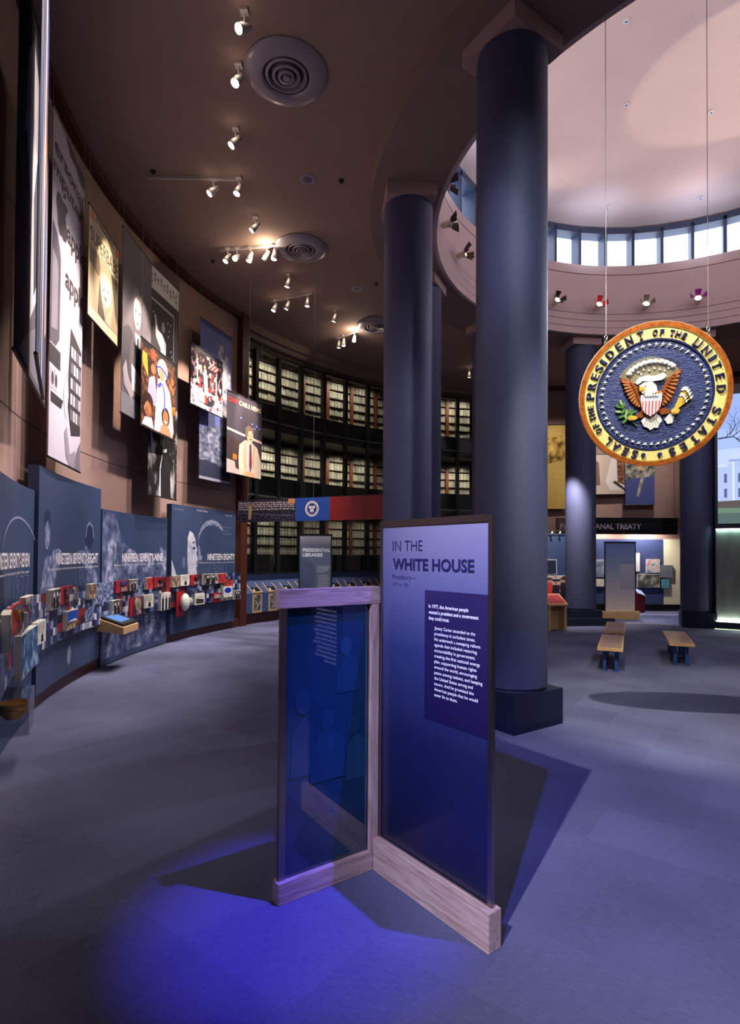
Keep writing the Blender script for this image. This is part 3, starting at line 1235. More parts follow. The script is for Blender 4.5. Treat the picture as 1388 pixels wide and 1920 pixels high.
def art78(t, S, W, z0, z1):
    # three men joining hands, drawn as pale silhouettes
    PM = photo('mottle_blue', [(60, 74, 108), (104, 114, 148), (150, 156, 184)], 9)
    t.decal(S, [(0.02, 1.4), (0.28, 1.9), (0.30, 2.0), (0.42, 2.05), (0.62, 2.05), (0.72, 2.14), (0.98, 2.16), (1.25, 2.04), (1.6, 2.06), (1.95, 2.14), (2.1, 2.12), (2.15, 2.22), (2.3, 2.2), (2.45, 1.95), (2.88, 1.5), (2.88, 1.12), (2.3, 1.1), (2.25, 1.8), (2.0, 1.96), (1.5, 1.90), (1.0, 1.93), (0.7, 1.5), (0.5, 1.12), (0.02, 1.12)], PM, 0.002, 0.25)
    t.ell(S, 0.42, 2.34, 0.13, 0.20, PM, 0.003)
    t.decal(S, [(0.28, 2.45), (0.30, 2.62), (0.42, 2.70), (0.54, 2.64), (0.56, 2.46), (0.5, 2.52), (0.42, 2.54), (0.34, 2.5)], PI3, 0.004)
    t.ell(S, 2.32, 2.36, 0.17, 0.20, PI3, 0.003)
    t.decal(S, [(2.14, 2.36), (2.2, 2.56), (2.32, 2.63), (2.46, 2.56), (2.51, 2.36), (2.48, 2.36), (2.44, 2.53), (2.32, 2.59), (2.22, 2.53), (2.17, 2.36)], PI, 0.004)
    t.ell(S, 0.36, 2.36, 0.02, 0.012, PI3, 0.004, 8)
    t.ell(S, 0.46, 2.36, 0.02, 0.012, PI3, 0.004, 8)
    t.decal(S, [(1.4, 0.45), (1.45, 0.62), (1.52, 0.66), (1.58, 0.55), (1.55, 0.4), (1.48, 0.34)], PI, 0.003)


def art79(t, S, W, z0, z1):
    # crowd of soft rounded puppet-like blobs, kept generic
    PM = photo('mottle_pale', [(58, 68, 100), (110, 120, 152), (168, 172, 196)], 6)
    PM2 = photo('mottle_dim', [(44, 54, 86), (70, 82, 118), (110, 118, 150)], 5)
    t.decal(S, [(0.02, 0.12), (W - 0.02, 0.12), (W - 0.02, 2.2), (2.1, 2.05), (1.5, 2.1), (0.9, 2.3), (0.55, 2.86), (0.02, 2.86)], PM2, 0.0015, 0.25)
    t.ell(S, 0.42, 2.15, 0.20, 0.30, PM, 0.003)
    t.decal(S, [(0.06, 0.13), (0.5, 0.13), (0.62, 1.0), (0.68, 1.7), (0.55, 1.95), (0.25, 1.95), (0.1, 1.5)], PM, 0.0025, 0.25)
    t.ell(S, 1.25, 1.92, 0.30, 0.26, PM, 0.003, cut=0.25)
    t.ell(S, 1.95, 1.90, 0.30, 0.22, PM, 0.003, cut=0.25)
    t.ell(S, 0.35, 1.22, 0.26, 0.30, PM2, 0.003, cut=0.25)
    t.ell(S, 2.05, 0.62, 0.34, 0.30, PM, 0.003, cut=0.25)
    t.decal(S, [(1.1, 0.14), (1.7, 0.14), (1.6, 1.0), (1.3, 1.25), (1.15, 0.9)], PM, 0.0028, 0.25)
    t.decal(S, [(W - 0.35, 2.35), (W - 0.02, 2.05), (W - 0.02, 1.5), (W - 0.22, 1.9)], PM, 0.003, 0.25)
    for (x, y, q) in ((0.36, 2.2, .035), (0.48, 2.2, .035), (1.2, 2.0, .04), (1.33, 2.02, .04), (1.95, 0.68, .07), (2.2, 0.66, .07), (0.27, 1.22, .05), (0.43, 1.3, .05)):
        t.ell(S, x, y, q, q, PW, 0.004, 14)
        t.ell(S, x, y, q * .45, q * .5, PI3, 0.005, 10)


def art80(t, S, W, z0, z1):
    # two faces in profile, close together, pale on dark
    FA = photo('face_pale', [(132, 138, 164), (176, 178, 196), (204, 204, 214)], 2.5)
    t.decal(S, [(0.62, 1.30), (0.74, 1.62), (0.70, 2.0), (0.72, 2.5), (0.80, 2.66), (0.95, 2.60), (1.05, 2.45), (1.09, 2.28), (1.14, 2.18), (1.10, 2.10), (1.17, 1.95), (1.12, 1.86), (1.15, 1.78), (1.10, 1.72), (1.14, 1.6), (1.05, 1.45), (0.85, 1.42), (0.8, 1.3)], FA, 0.003, 0.25)
    t.decal(S, [(0.92, 2.22), (1.0, 2.27), (1.07, 2.22), (1.0, 2.19)], PI3, 0.0045)
    t.decal(S, [(0.88, 2.34), (0.98, 2.40), (1.08, 2.36), (1.0, 2.36)], PI3, 0.0045)
    t.ell(S, 0.55, 1.88, 0.07, 0.14, PI2, 0.003)
    t.decal(S, [(0.02, 1.25), (0.30, 1.25), (0.22, 1.6), (0.02, 1.95)], FA, 0.003)
    t.decal(S, [(1.18, 2.35), (1.24, 2.25), (1.3, 2.05), (1.38, 2.0), (1.3, 1.9), (1.2, 1.95), (1.22, 1.8), (1.17, 1.86), (1.19, 2.05)], PI, 0.003)
    pts = []
    for i in range(17):
        a = pi * (1.02 - 0.80 * i / 16)
        pts.append((1.78 + 0.62 * cos(a), 2.35 + 0.62 * sin(a)))
    for i in range(16):
        (x0, y0), (x1, y1) = pts[i], pts[i + 1]
        th = 0.05 + 0.08 * sin(pi * i / 16)
        t.decal(S, [(x0, y0 - th), (x1, y1 - th), (x1, y1 + 0.02), (x0, y0 + 0.02)], photo('hair_streak', [(50, 64, 96), (120, 130, 160), (190, 192, 208)], 22), 0.003)
    t.text(S, 'John Lennon', 0.10, 3.13, 0.05, PI, w=0.42)
    t.text(S, 'Double Fantasy', 1.10, 3.17, 0.05, PW, w=0.48)
    t.text(S, 'Yoko Ono', 2.36, 3.13, 0.05, PW, w=0.32)
    for i in range(3):
        t.text(S, ['(Just like) Starting over', 'Kiss kiss kiss', 'Watching the wheels'][i], 2.26, 2.80 - 0.09 * i, 0.04, PI, w=[0.42, 0.28, 0.4][i])


SUB = 'In September a year begins in the life of the administration and the nation, events at home and abroad'
year_panel('NINETEEN SEVENTY-SEVEN', 'Events at home and abroad in the first year', '1977', 211.3, 197.45, 12.10, 0.02, 2.90, 'leftmost blue year panel, cut by the picture edge, titled NINETEEN SEVENTY-SEVEN', 1.86, 0.97, 1.74, art77)
year_panel('NINETEEN SEVENTY-EIGHT', SUB, '1978', 197.25, 183.9, 12.06, 0.22, 3.24, 'blue year panel with men joining hands, titled NINETEEN SEVENTY-EIGHT', 1.72, 0.84, 1.86, art78)
year_panel('NINETEEN SEVENTY-NINE', 'Events of a year in the nation and the world', '1979', 183.0, 169.75, 12.11, 0.02, 2.90, 'blue year panel crowded with pale rounded shapes, titled NINETEEN SEVENTY-NINE', 1.66, 0.87, 1.74, art79)
year_panel('NINETEEN EIGHTY', SUB, '1980', 169.25, 155.8, 12.06, 0.20, 3.26, 'rightmost blue year panel with two faces in profile, titled NINETEEN EIGHTY', 1.66, 1.60, 1.20, art80)

# long picture mosaic strip running in front of the panels
o = MB()
o.arc(11.985, 12.01, 214, 155.1, 0.83, 1.565, mosaic_mat(), 0.75)
strip = o.build('picture_strip', label='long checkered red white and blue picture strip running across all year panels', cat='picture strip')
o = MB()
for a in [154.9 + 0.6 + 4.7 * i for i in range(12)]:
    o.arc(12.01, 12.09, a, a + 0.25, 1.1, 1.3, DKMET, 1)
o.build('mounting_bracket', strip)
o = MB()
for i, (a, w_, z) in enumerate([(193.2, 0.30, 1.44), (192, 0.2, 1.2), (174, .2, 1.42), (160.2, .2, 1.42), (158.8, .45, 1.28), (168, .2, 1.3), (181, .22, 1.33)]):
    o.decal(cylS(11.985, a), [(0, z - 0.11), (w_, z - 0.11), (w_, z + 0.11), (0, z + 0.11)], photo('red_print', [(70, 16, 24), (150, 34, 40), (200, 90, 90)], 12), 0.003)
o.build('red_print', strip, label='red printed pictures')

BLOCKS = [('photo', 212.5, 210.2, 1.6, 1.3, 'bw'), ('case', 208.62, 202.58, 1.57, 1.33, 'medal'), ('photo', 203.77, 201.46, 1.61, 1.35, 'bw2'), ('photo', 205.09, 199.74, 1.23, 0.76, 'blue'), ('photo', 200.27, 198.0, 1.25, 0.97, 'paper'), ('photo', 196.78, 194.44, 1.6, 1.33, 'bw'), ('case', 194.2, 191.1, 1.6, 1.35, 'mask'), ('photo', 192.85, 190.41, 1.23, 0.95, 'ship'), ('photo', 187.88, 186.36, 1.58, 1.33, 'brown'), ('case', 181.74, 179.23, 1.57, 1.34, 'flag'), ('photo', 179.23, 177.41, 1.57, 1.35, 'bw2'), ('photo', 175.59, 174.34, 1.58, 1.33, 'red'), ('case', 173.66, 171.84, 1.57, 1.34, 'cards'), ('photo', 182.83, 180.88, 1.22, 0.95, 'bw'), ('case', 178.71, 176.21, 1.2, 0.83, 'plate'), ('photo', 176.11, 174.06, 1.22, 0.94, 'figure'), ('photo', 172.47, 170.42, 1.21, 0.82, 'men'), ('photo', 170.02, 168.66, 1.58, 1.31, 'brown'), ('photo', 168.32, 166.49, 1.58, 1.32, 'figure'), ('case', 165.92, 164.21, 1.56, 1.31, 'radio'), ('photo', 163.41, 160.31, 1.57, 1.3, 'bw2'), ('photo', 160.31, 158.59, 1.57, 1.31, 'red'), ('case', 168.94, 165.75, 1.2, 0.61, 'helmet'), ('photo', 165.19, 163.13, 1.09, 0.81, 'road'), ('case', 161.07, 159.46, 1.06, 0.81, 'letters'), ('photo', 159.13, 157.17, 1.2, 0.83, 'globe'), ('photo', 156.7, 155.32, 1.07, 0.82, 'bw')]
BW = photo('photo_black_white', [(16, 15, 16), (60, 58, 58), (190, 186, 182)], 16, coat=0.2)
BW2 = photo('photo_grey', [(24, 22, 22), (110, 106, 104), (210, 206, 200)], 11, coat=0.2)
BR = photo('photo_brown', [(30, 20, 14), (120, 84, 60), (206, 190, 170)], 14, coat=0.2)
BLUEPH = photo('photo_blue_figures', [(24, 52, 86), (50, 90, 130), (150, 180, 206)], 7, coat=0.2)
REDPH = photo('photo_red', [(100, 16, 24), (180, 36, 44), (210, 90, 90)], 14)
CREAM = M('block_cream_edge', (206, 204, 192), 0.6)
REDB = M('case_red_back', (176, 24, 36), 0.5)
names = {
    'bw': ['black and white photo block at the far left end of the picture strip', 'white-edged photo block of a group, left of a red case on the 1978 panel', 'photo block of dark standing figures above the touch screen kiosk', 'last photo block low at the right end of the picture strip'],
    'bw2': ['grey photo block left of the 1978 panel edge', 'photo block of a crouching man on the 1979 panel, right of a red case', 'wide black and white photo block on the 1980 panel'],
    'blue': ['large blue-toned photo block of standing people low on the 1977 panel'],
    'paper': ['white paper-like block low at the left edge of the 1978 panel'],
    'ship': ['photo block of a white ship under deep blue sky'],
    'brown': ['brown photo block alone near the right end of the 1978 panel', 'dark brown photo block at the left edge of the 1980 panel'],
    'red': ['red photo block of a figure on the 1979 panel', 'red photo block right of the wide photo on the 1980 panel'],
    'figure': ['white block with text and small dark figure on the 1979 panel', 'white block with one small standing figure on the 1980 panel'],
    'men': ['tall white-edged block showing standing men, low at the right of the 1979 panel'],
    'road': ['white-edged block with a dark road picture on the 1980 panel'],
    'globe': ['white block with a deep blue rounded picture on the 1980 panel'],
    'medal': ['clear case with gold medals on red, far left'], 'mask': ['clear case with dark carved mask and card on red back, 1978 panel'],
    'flag': ['clear case with blue card on red back, top left of the 1979 panel'], 'cards': ['clear case with red back and paper card, upper right of the 1979 panel'],
    'plate': ['clear case with round pale plate on red back'], 'radio': ['clear case with red back holding a small brown object, upper row of 1980 panel'],
    'helmet': ['clear case with white helmet on red back, low on the 1980 panel'], 'letters': ['clear case with cream letters DAD on red, 1980 panel'],
}
cnt = {}
for (kind_, a0, a1, zt, zb, k) in BLOCKS:
    i = cnt.get(k, 0)
    cnt[k] = i + 1
    lab = names[k][min(i, len(names[k]) - 1)]
    W = radians(a0 - a1) * 11.92
    H = zt - zb
    if kind_ == 'photo':
        dp = 0.065
        o = MB()
        o.arc(11.985 - dp, 11.985, a0, a1, zb, zt, CREAM, 0.4)
        r = o.build('photo_block', label=lab, cat='photo block', group='photo blocks on the picture strip')
        S = cylS(11.985 - dp, a0)
        t = MB()
        mt = {'bw': BW, 'bw2': BW2, 'brown': BR, 'blue': BLUEPH, 'red': REDPH}.get(k)
        e = 0.006
        if mt:
            t.decal(S, [(e, zb + e), (W - e, zb + e), (W - e, zt - e), (e, zt - e)], mt, 0.0015, 0.08)
            if k in ('bw', 'bw2'):
                for q in (0.3, 0.66):
                    t.ell(S, W * q, zb + H * 0.72, W * 0.09, H * 0.1, ink(196, 190, 184), 0.002, 12)
                    t.decal(S, [(W * (q - .13), zb + e), (W * (q + .13), zb + e), (W * (q + .1), zb + H * .6), (W * (q - .1), zb + H * .6)], ink(28, 26, 28), 0.002)
        elif k == 'ship':
            t.decal(S, [(e, zb + e), (W - e, zb + e), (W - e, zt - e), (e, zt - e)], ink(34, 78, 176), 0.001)
            t.decal(S, [(e, zb + e), (W - e, zb + e), (W - e, zb + H * .38), (e, zb + H * .42)], BR, 0.002)
            t.decal(S, [(W * .1, zb + H * .44), (W * .9, zb + H * .4), (W * .8, zb + H * .52), (W * .4, zb + H * .55), (W * .33, zb + H * .7), (W * .27, zb + H * .5)], ink(220, 220, 224), 0.003)
        else:
            t.decal(S, [(e, zb + e), (W - e, zb + e), (W - e, zt - e), (e, zt - e)], ink(214, 212, 204), 0.0015, 0.08)
            if k in ('paper', 'figure'):
                for j in range(5):
                    t.decal(S, [(W * .15, zt - H * (.12 + .09 * j)), (W * .85, zt - H * (.12 + .09 * j)), (W * .85, zt - H * (.09 + .09 * j)), (W * .15, zt - H * (.09 + .09 * j))], ink(110, 108, 106), 0.002)
                t.decal(S, [(W * .42, zb + H * .08), (W * .72, zb + H * .08), (W * .68, zb + H * .4), (W * .46, zb + H * .4)], ink(24, 22, 24), 0.003)
                t.ell(S, W * .57, zb + H * .45, W * .07, H * .06, ink(150, 130, 110), 0.003, 10)
            if k == 'men':
                for q in (0.2, 0.55, 0.88):
                    t.decal(S, [(W * (q - .12), zb + e), (W * (q + .1), zb + e), (W * (q + .1), zb + H * .7), (W * (q - .1), zb + H * .7)], ink(26, 24, 26), 0.002)
                    t.ell(S, W * q, zb + H * .78, W * .06, H * .06, ink(120, 104, 92), 0.003, 10)
            if k == 'road':
                t.decal(S, [(W * .1, zb + H * .1), (W * .9, zb + H * .1), (W * .9, zb + H * .45), (W * .1, zb + H * .6)], ink(54, 50, 44), 0.002)
                for q in (.25, .4, .55, .7):
                    t.decal(S, [(W * q, zb + H * .62), (W * (q + .07), zb + H * .62), (W * (q + .05), zb + H * .8), (W * q, zb + H * .78)], ink(90, 92, 90), 0.003)
            if k == 'globe':
                t.ell(S, W * .5, zb + H * .72, W * .38, H * .2, ink(20, 50, 170), 0.002)
                t.decal(S, [(e, zb + e), (W - e, zb + e), (W - e, zb + H * .22), (e, zb + H * .22)], BW, 0.002)
        t.build('print', r)
    else:
        dp = 0.12
        r = empty('display_case', pol(11.947, (a0 + a1) / 2, zb), label=lab, cat='display case', group='clear cases on the picture strip')
        t = MB()
        t.arc(11.957, 11.985, a0, a1, zb, zt, REDB if k != 'helmet' else M('case_back_navy', (34, 40, 66), 0.5), 2)
        if k == 'helmet':
            t.arc(11.952, 11.957, a0, a0 + (a1 - a0) * .55, zb, zt, REDB, 2)
        t.build('back_panel', r)
        t = MB()
        for (x0, x1, z0, z1) in ((a0, a1, zt - .006, zt), (a0, a1, zb, zb + .006), (a0, a0 - .04, zb, zt), (a1 + .04, a1, zb, zt)):
            t.arc(11.985 - dp, 11.957, x0, x1, z0, z1, ACRYL, 2)
        t.arc(11.982 - dp, 11.987 - dp, a0, a1, zb, zt, ACRYL, 2)
        t.build('clear_cover', r)
        S = cylS(11.952, a0)
        t = MB()
        if k == 'medal':
            GOLD = M('gold_metal', (220, 170, 60), 0.3, 1.0)
            for (x, z) in ((.35, .75), (.55, .68), (.62, .5), (.5, .55), (.7, .35)):
                t.prism([(W * x + .05 * cos(q), zb + H * z + .055 * sin(q)) for q in [2 * pi * j / 10 for j in range(10)]], S, 0.0, 0.03, GOLD)
            nm = 'gold_medals'
        elif k == 'mask':
            t.prism([(W * .35, zt - .03), (W * .66, zt - .04), (W * .7, zt - .13), (W * .5, zt - .19), (W * .38, zt - .14)], S, 0, 0.05, photo('carved_grey', [(50, 50, 44), (110, 104, 90), (150, 140, 120)], 20))
            t.prism([(W * .5, zb + .02), (W * .9, zb + .02), (W * .9, zb + .1), (W * .5, zb + .1)], S, 0, 0.01, ink(206, 180, 176))
            nm = 'carved_mask'
        elif k == 'plate':
            t.prism([(W * .52 + .13 * cos(q), zb + H * .62 + .13 * sin(q)) for q in [2 * pi * j / 24 for j in range(24)]], S, 0.02, 0.045, M('plate_cream', (212, 208, 184), 0.25))
            t.prism([(W * .52 + .06 * cos(q), zb + H * .62 + .06 * sin(q)) for q in [2 * pi * j / 20 for j in range(20)]], S, 0.045, 0.05, ink(170, 160, 120))
            t.prism([(W * .5, zb + .02), (W * .9, zb + .02), (W * .9, zb + .1), (W * .5, zb + .1)], S, 0, 0.01, ink(216, 190, 190))
            nm = 'plate'
        elif k == 'helmet':
            HM = M('helmet_white', (206, 214, 200), 0.3)
            c = S(W * .36, zb + H * .55, 0.09)
            T = Matrix.Translation(c) @ Matrix.Rotation(radians((a0 + a1) / 2 - 90), 4, 'Z') @ Matrix.Diagonal((0.14, 0.10, 0.21, 1))
            t.lathe([(sin(pi * j / 10), -cos(pi * j / 10)) for j in range(11)], HM, T, 20)
            c = S(W * .66, zb + H * .55, 0.10)
            T = Matrix.Translation(c) @ Matrix.Rotation(radians((a0 + a1) / 2 - 90), 4, 'Z') @ Matrix.Diagonal((0.10, 0.07, 0.10, 1))
            t.lathe([(sin(pi * j / 8), -cos(pi * j / 8)) for j in range(9)], M('visor_glass', (150, 160, 150), 0.1), T, 16)
            nm = 'white_helmet'
        elif k == 'letters':
            t.text(S, 'DAD', W * .1, zb + H * .45, H * .35, M('letter_cream', (224, 214, 190), 0.4), w=W * .8, bold=.03, ext=0.03, off=0.0)
            nm = 'cream_letters'
        elif k == 'flag':
            t.prism([(W * .35, zt - .09), (W * .8, zt - .08), (W * .8, zt - .03), (W * .35, zt - .03)], S, 0, 0.03, ink(44, 74, 160))
            t.prism([(W * .4, zb + .02), (W * .9, zb + .02), (W * .9, zb + .1), (W * .4, zb + .1)], S, 0, 0.01, ink(206, 160, 160))
            nm = 'blue_card'
        else:
            t.prism([(W * .45, zt - .06), (W * .75, zt - .04), (W * .8, zt - .12), (W * .6, zt - .15)], S, 0, 0.04, ink(70, 40, 34))
            t.prism([(W * .4, zb + .02), (W * .9, zb + .02), (W * .9, zb + .09), (W * .4, zb + .09)], S, 0, 0.01, ink(214, 190, 186))
            nm = 'small_exhibit'
        t.build(nm, r)

# gold bowl in a low clear case at the left picture edge
r = empty('display_case', pol(11.98, 206.3, 0.3), label='clear box with a gold-rimmed bowl at the left picture edge', cat='display case')
o = MB()
o.lathe([(0.0, 0), (0.07, 0.01), (0.12, 0.07), (0.13, 0.11), (0.12, 0.11), (0.13, 0.125), (0.135, 0.17), (0.12, 0.17), (0.11, 0.10), (0.0, 0.04)], M('old_gold', (206, 166, 96), 0.3, 0.9), Matrix.Translation(pol(11.95, 206.4, 0.45)), 28)
o.build('gold_bowl', r, smooth=True)
o = MB()
for (x0, x1, z0, z1) in ((207.6, 204.9, .70, .71), (207.6, 204.9, .34, .355), (204.94, 204.9, .355, .70), (207.6, 207.56, .355, .70)):
    o.arc(11.81, 12.098, x0, x1, z0, z1, ACRYL, 2)
o.arc(11.80, 11.81, 207.6, 204.9, .34, .71, ACRYL, 2)
o.build('clear_cover', r)

# touch screen kiosk
r = empty('touch_kiosk', pol(11.85, 182.9, 0.65), label='small wedge-shaped oak kiosk with a blue touch screen mounted on the left wall panels', cat='kiosk')
o = MB()
o.arc(11.58, 12.06, 184.7, 181.1, 0.655, 0.775, OAKW, 4, z0b=0.72, z1b=0.95)
o.build('wood_housing', r)
o = MB()
o.arc(11.60, 12.04, 184.5, 181.3, 0.79, 0.83, BLACK, 4, z0b=0.95, z1b=0.99)
o.build('screen_bezel', r)
o = MB()
o.arc(11.68, 11.95, 184.0, 181.8, 0.862, 0.867, glow('screen_blue', (110, 150, 220), 0.8), 4, z0b=0.957, z1b=0.962)
o.build('screen', r)

# ================================================================== HANGING BANNERS
ROD = M('banner_rod_black', (24, 22, 24), 0.5)


def banner(lab, R, a0, a1, zt, zb, base, art, ztop_r=None):
    """a0 left edge angle, a1 right edge angle"""
    r = empty('hanging_banner', pol(R, (a0 + a1) / 2, zb), label=lab, cat='banner', group='printed banners hanging before the curved wall')
    o = MB()
    # cloth with a faint wave, real thickness
    n = 24
    P = cylS(R, a0)
    W = radians(a0 - a1) * R
    H = zt - zb

    def Q(u, v, off=0.0):
        # flat between its ends (tangent chord), with a faint belly
        t = u / W
        p0, p1 = pol(R, a0, 0), pol(R, a1, 0)
        p = p0.lerp(p1, t)
        nn = (Vector((CX, CY, 0)) - (p0 + p1) / 2).normalized()
        belly = 0.002 * sin(v * 2.1 + t * 3.0)
        return p + nn * (off + belly) + Vector((0, 0, v))
    vs, fs, m_ = [], [], 14
    for s_ in (0.004, -0.004):
        for j in range(n + 1):
            for i in range(m_ + 1):
                vs.append(Q(W * i / m_, zb + H * j / n, s_))
    k = (n + 1) * (m_ + 1)
    for j in range(n):
        for i in range(m_):
            q = j * (m_ + 1) + i
            fs.append((q, q + 1, q + m_ + 2, q + m_ + 1))
            fs.append((k + q, k + q + m_ + 1, k + q + m_ + 2, k + q + 1))
    for j in range(n):
        for q in (j * (m_ + 1), j * (m_ + 1) + m_):
            fs.append((q, q + m_ + 1, k + q + m_ + 1, k + q))
    o.add(vs, fs, base)
    cl = o.build('cloth', r, smooth=True)
    t = MB()

    def Rr(pts, mt, off=0.006, cut=0.0):
        t.decal(Q, [(x * W, zb + y * H) for x, y in pts], mt, off, cut)

    def Ee(x, y, rx, ry, mt, off=0.007, rot=0):
        t.ell(Q, x * W, zb + y * H, rx * W, ry * H, mt, off, 20, rot)

    def Tt(s_, x, y, h_, mt, w_=None, bold=0.0, rot=0):
        t.text(Q, s_, x * W, zb + y * H, h_ * H, mt, w=None if w_ is None else w_ * W, bold=bold, off=0.008, rot=rot)
    art(Rr, Ee, Tt)
    if t.V:
        t.build('print', cl, label='printed picture')
    o = MB()
    o.tube(Q(-0.02, zt, 0), Q(W + 0.02, zt, 0), 0.016, ROD)
    o.build('top_rod', r)
    o = MB()
    o.tube(Q(-0.02, zb, 0), Q(W + 0.02, zb, 0), 0.016, ROD)
    o.build('bottom_rod', r)
    for u in (0.0, W):
        o = MB()
        o.tube(Q(u, zt, 0), Q(u, ZC - 0.001, 0), 0.0035, WIREM, 5)
        o.build('hanging_wire', r)
    return r


def ir(*c):
    return ink(*c)


def a_pope(R_, E_, T_):
    WH = ir(206, 200, 212)
    R_([(0.16, .60), (0.26, .86), (0.40, .95), (0.97, .80), (0.97, .24), (0.80, .16), (0.74, .34), (0.66, .46), (0.6, .26), (0.4, .16), (0.34, .5), (0.22, .62)], WH)
    R_([(0.45, .52), (0.55, .66), (0.62, .5), (0.58, .3), (0.5, .25)], ir(70, 62, 72), 0.008)
    R_([(0.1, .02), (0.9, .02), (0.85, .12), (0.6, .18), (0.3, .1)], ir(120, 118, 130))


def a_blue(R_, E_, T_):
    R_([(.55, 0), (.7, 0), (.72, 1), (.5, 1)], ir(206, 200, 226))
    R_([(.70, .35), (.78, .3), (.82, .62), (.72, .7)], ir(190, 96, 40), .008)
    R_([(.30, 0), (.42, 0), (.4, 1), (.36, 1)], ir(170, 150, 120))
    R_([(.8, .62), (1, .6), (1, 1), (.78, 1)], ir(60, 90, 160))
    R_([(.05, .1), (.25, .05), (.22, .6), (.1, .7)], ir(90, 104, 130))
    R_([(.86, .1), (.98, .12), (.96, .5), (.9, .55)], ir(120, 90, 60))


def a_apple(R_, E_, T_):
    GY = ir(70, 64, 74)
    T_('ersonal', .04, .885, .042, GY, .92, .02)
    T_('mputer', .02, .825, .042, GY, .92, .02)
    R_([(.35, 1), (.5, .965), (.7, .97), (.85, .95), (1, .955), (1, 1)], GY)
    # fruit emblem with a bite and a leaf
    R_([(.14, .72), (.10, .755), (.14, .785), (.24, .79), (.31, .782), (.38, .79), (.46, .782), (.40, .765), (.385, .745), (.41, .725), (.47, .712), (.40, .675), (.32, .668), (.28, .673), (.22, .668), (.16, .69)], GY)
    R_([(.30, .795), (.32, .812), (.38, .82), (.37, .803)], GY)
    T_('apple', .44, .690, .062, GY, .60, .02)
    T_('apple', .40, .545, .062, GY, .64, .02)
    # monitor
    R_([(0, .33), (.02, .68), (.14, .66), (.22, .63), (.26, .60), (.26, .36), (.16, .33)], ir(96, 90, 106))
    R_([(0.02, .37), (.02, .60), (.16, .58), (.19, .55), (.19, .38)], ir(150, 146, 162), .009)
    R_([(0, .27), (.30, .27), (.30, .325), (0, .325)], ir(60, 56, 66))
    for q in (0.04, 0.14):
        R_([(q, .20), (q + .08, .20), (q + .08, .26), (q, .26)], ir(200, 196, 206), .008)
        E_(q + .04, .23, .03, .02, ir(70, 64, 74), .010)
    R_([(.04, .16), (.34, .16), (.40, .19), (.04, .19)], ir(50, 46, 54))
    # device held in a hand
    R_([(.52, .20), (.60, .44), (.98, .40), (.98, .12), (.66, .10)], ir(54, 50, 58))
    for i in range(4):
        for j in range(5):
            R_([(.62 + .09 * i, .15 + .05 * j), (.69 + .09 * i, .15 + .05 * j), (.69 + .09 * i, .185 + .05 * j), (.62 + .09 * i, .185 + .05 * j)], ir(180, 176, 190) if (i + j) % 3 else ir(110, 106, 120), .008)
    R_([(.44, .10), (.52, .12), (.62, .04), (.80, .06), (.85, .0), (.62, .0), (.5, .03)], ir(150, 142, 156), .009)
    R_([(.40, .22), (.52, .30), (.56, .22), (.50, .14), (.44, .16)], ir(196, 190, 204), .009)
    R_([(.78, .0), (.98, .0), (.98, .1), (.86, .06)], ir(120, 116, 128), .010)


def a_super(R_, E_, T_):
    BRN = ir(92, 70, 50)
    OR = ir(226, 110, 60)
    R_([(.03, .90), (.16, .90), (.16, .98), (.03, .98)], OR)
    R_([(.86, .90), (.98, .90), (.98, .98), (.86, .98)], OR)
    T_('EVENING NEWS', .2, .935, .045, BRN, .62, .02)
    T_('SUPERBABE', .03, .70, .13, BRN, .94, .015)
    for i, w_ in enumerate((.8, .9, .7, .86)):
        R_([(.08, .90 - .022 * i), (w_, .90 - .022 * i), (w_, .895 - .022 * i), (.08, .895 - .022 * i)], ir(150, 130, 104))
    R_([(.03, .665), (.97, .665), (.97, .675), (.03, .675)], BRN)
    R_([(.02, .10), (.98, .10), (.98, .655), (.02, .655)], ir(176, 156, 124))
    R_([(.02, .50), (.30, .46), (.36, .56), (.30, .655), (.02, .655)], ir(112, 92, 70), .008)
    R_([(.72, .655), (.98, .655), (.98, .2), (.90, .28), (.80, .5)], ir(70, 54, 40), .008)
    E_(.54, .42, .20, .16, ir(226, 208, 176), .009, 10)
    E_(.47, .40, .025, .012, BRN, .011)
    E_(.62, .43, .025, .012, BRN, .011)
    E_(.53, .33, .05, .018, ir(120, 84, 60), .011)
    R_([(.30, .12), (.34, .45), (.40, .28), (.50, .16), (.52, .11)], ir(60, 46, 34), .010)
    R_([(.52, .11), (.72, .11), (.80, .4), (.70, .28), (.6, .2)], ir(206, 188, 156), .010)
    R_([(.0, 0), (1, 0), (1, .08), (0, .08)], ir(214, 196, 160))


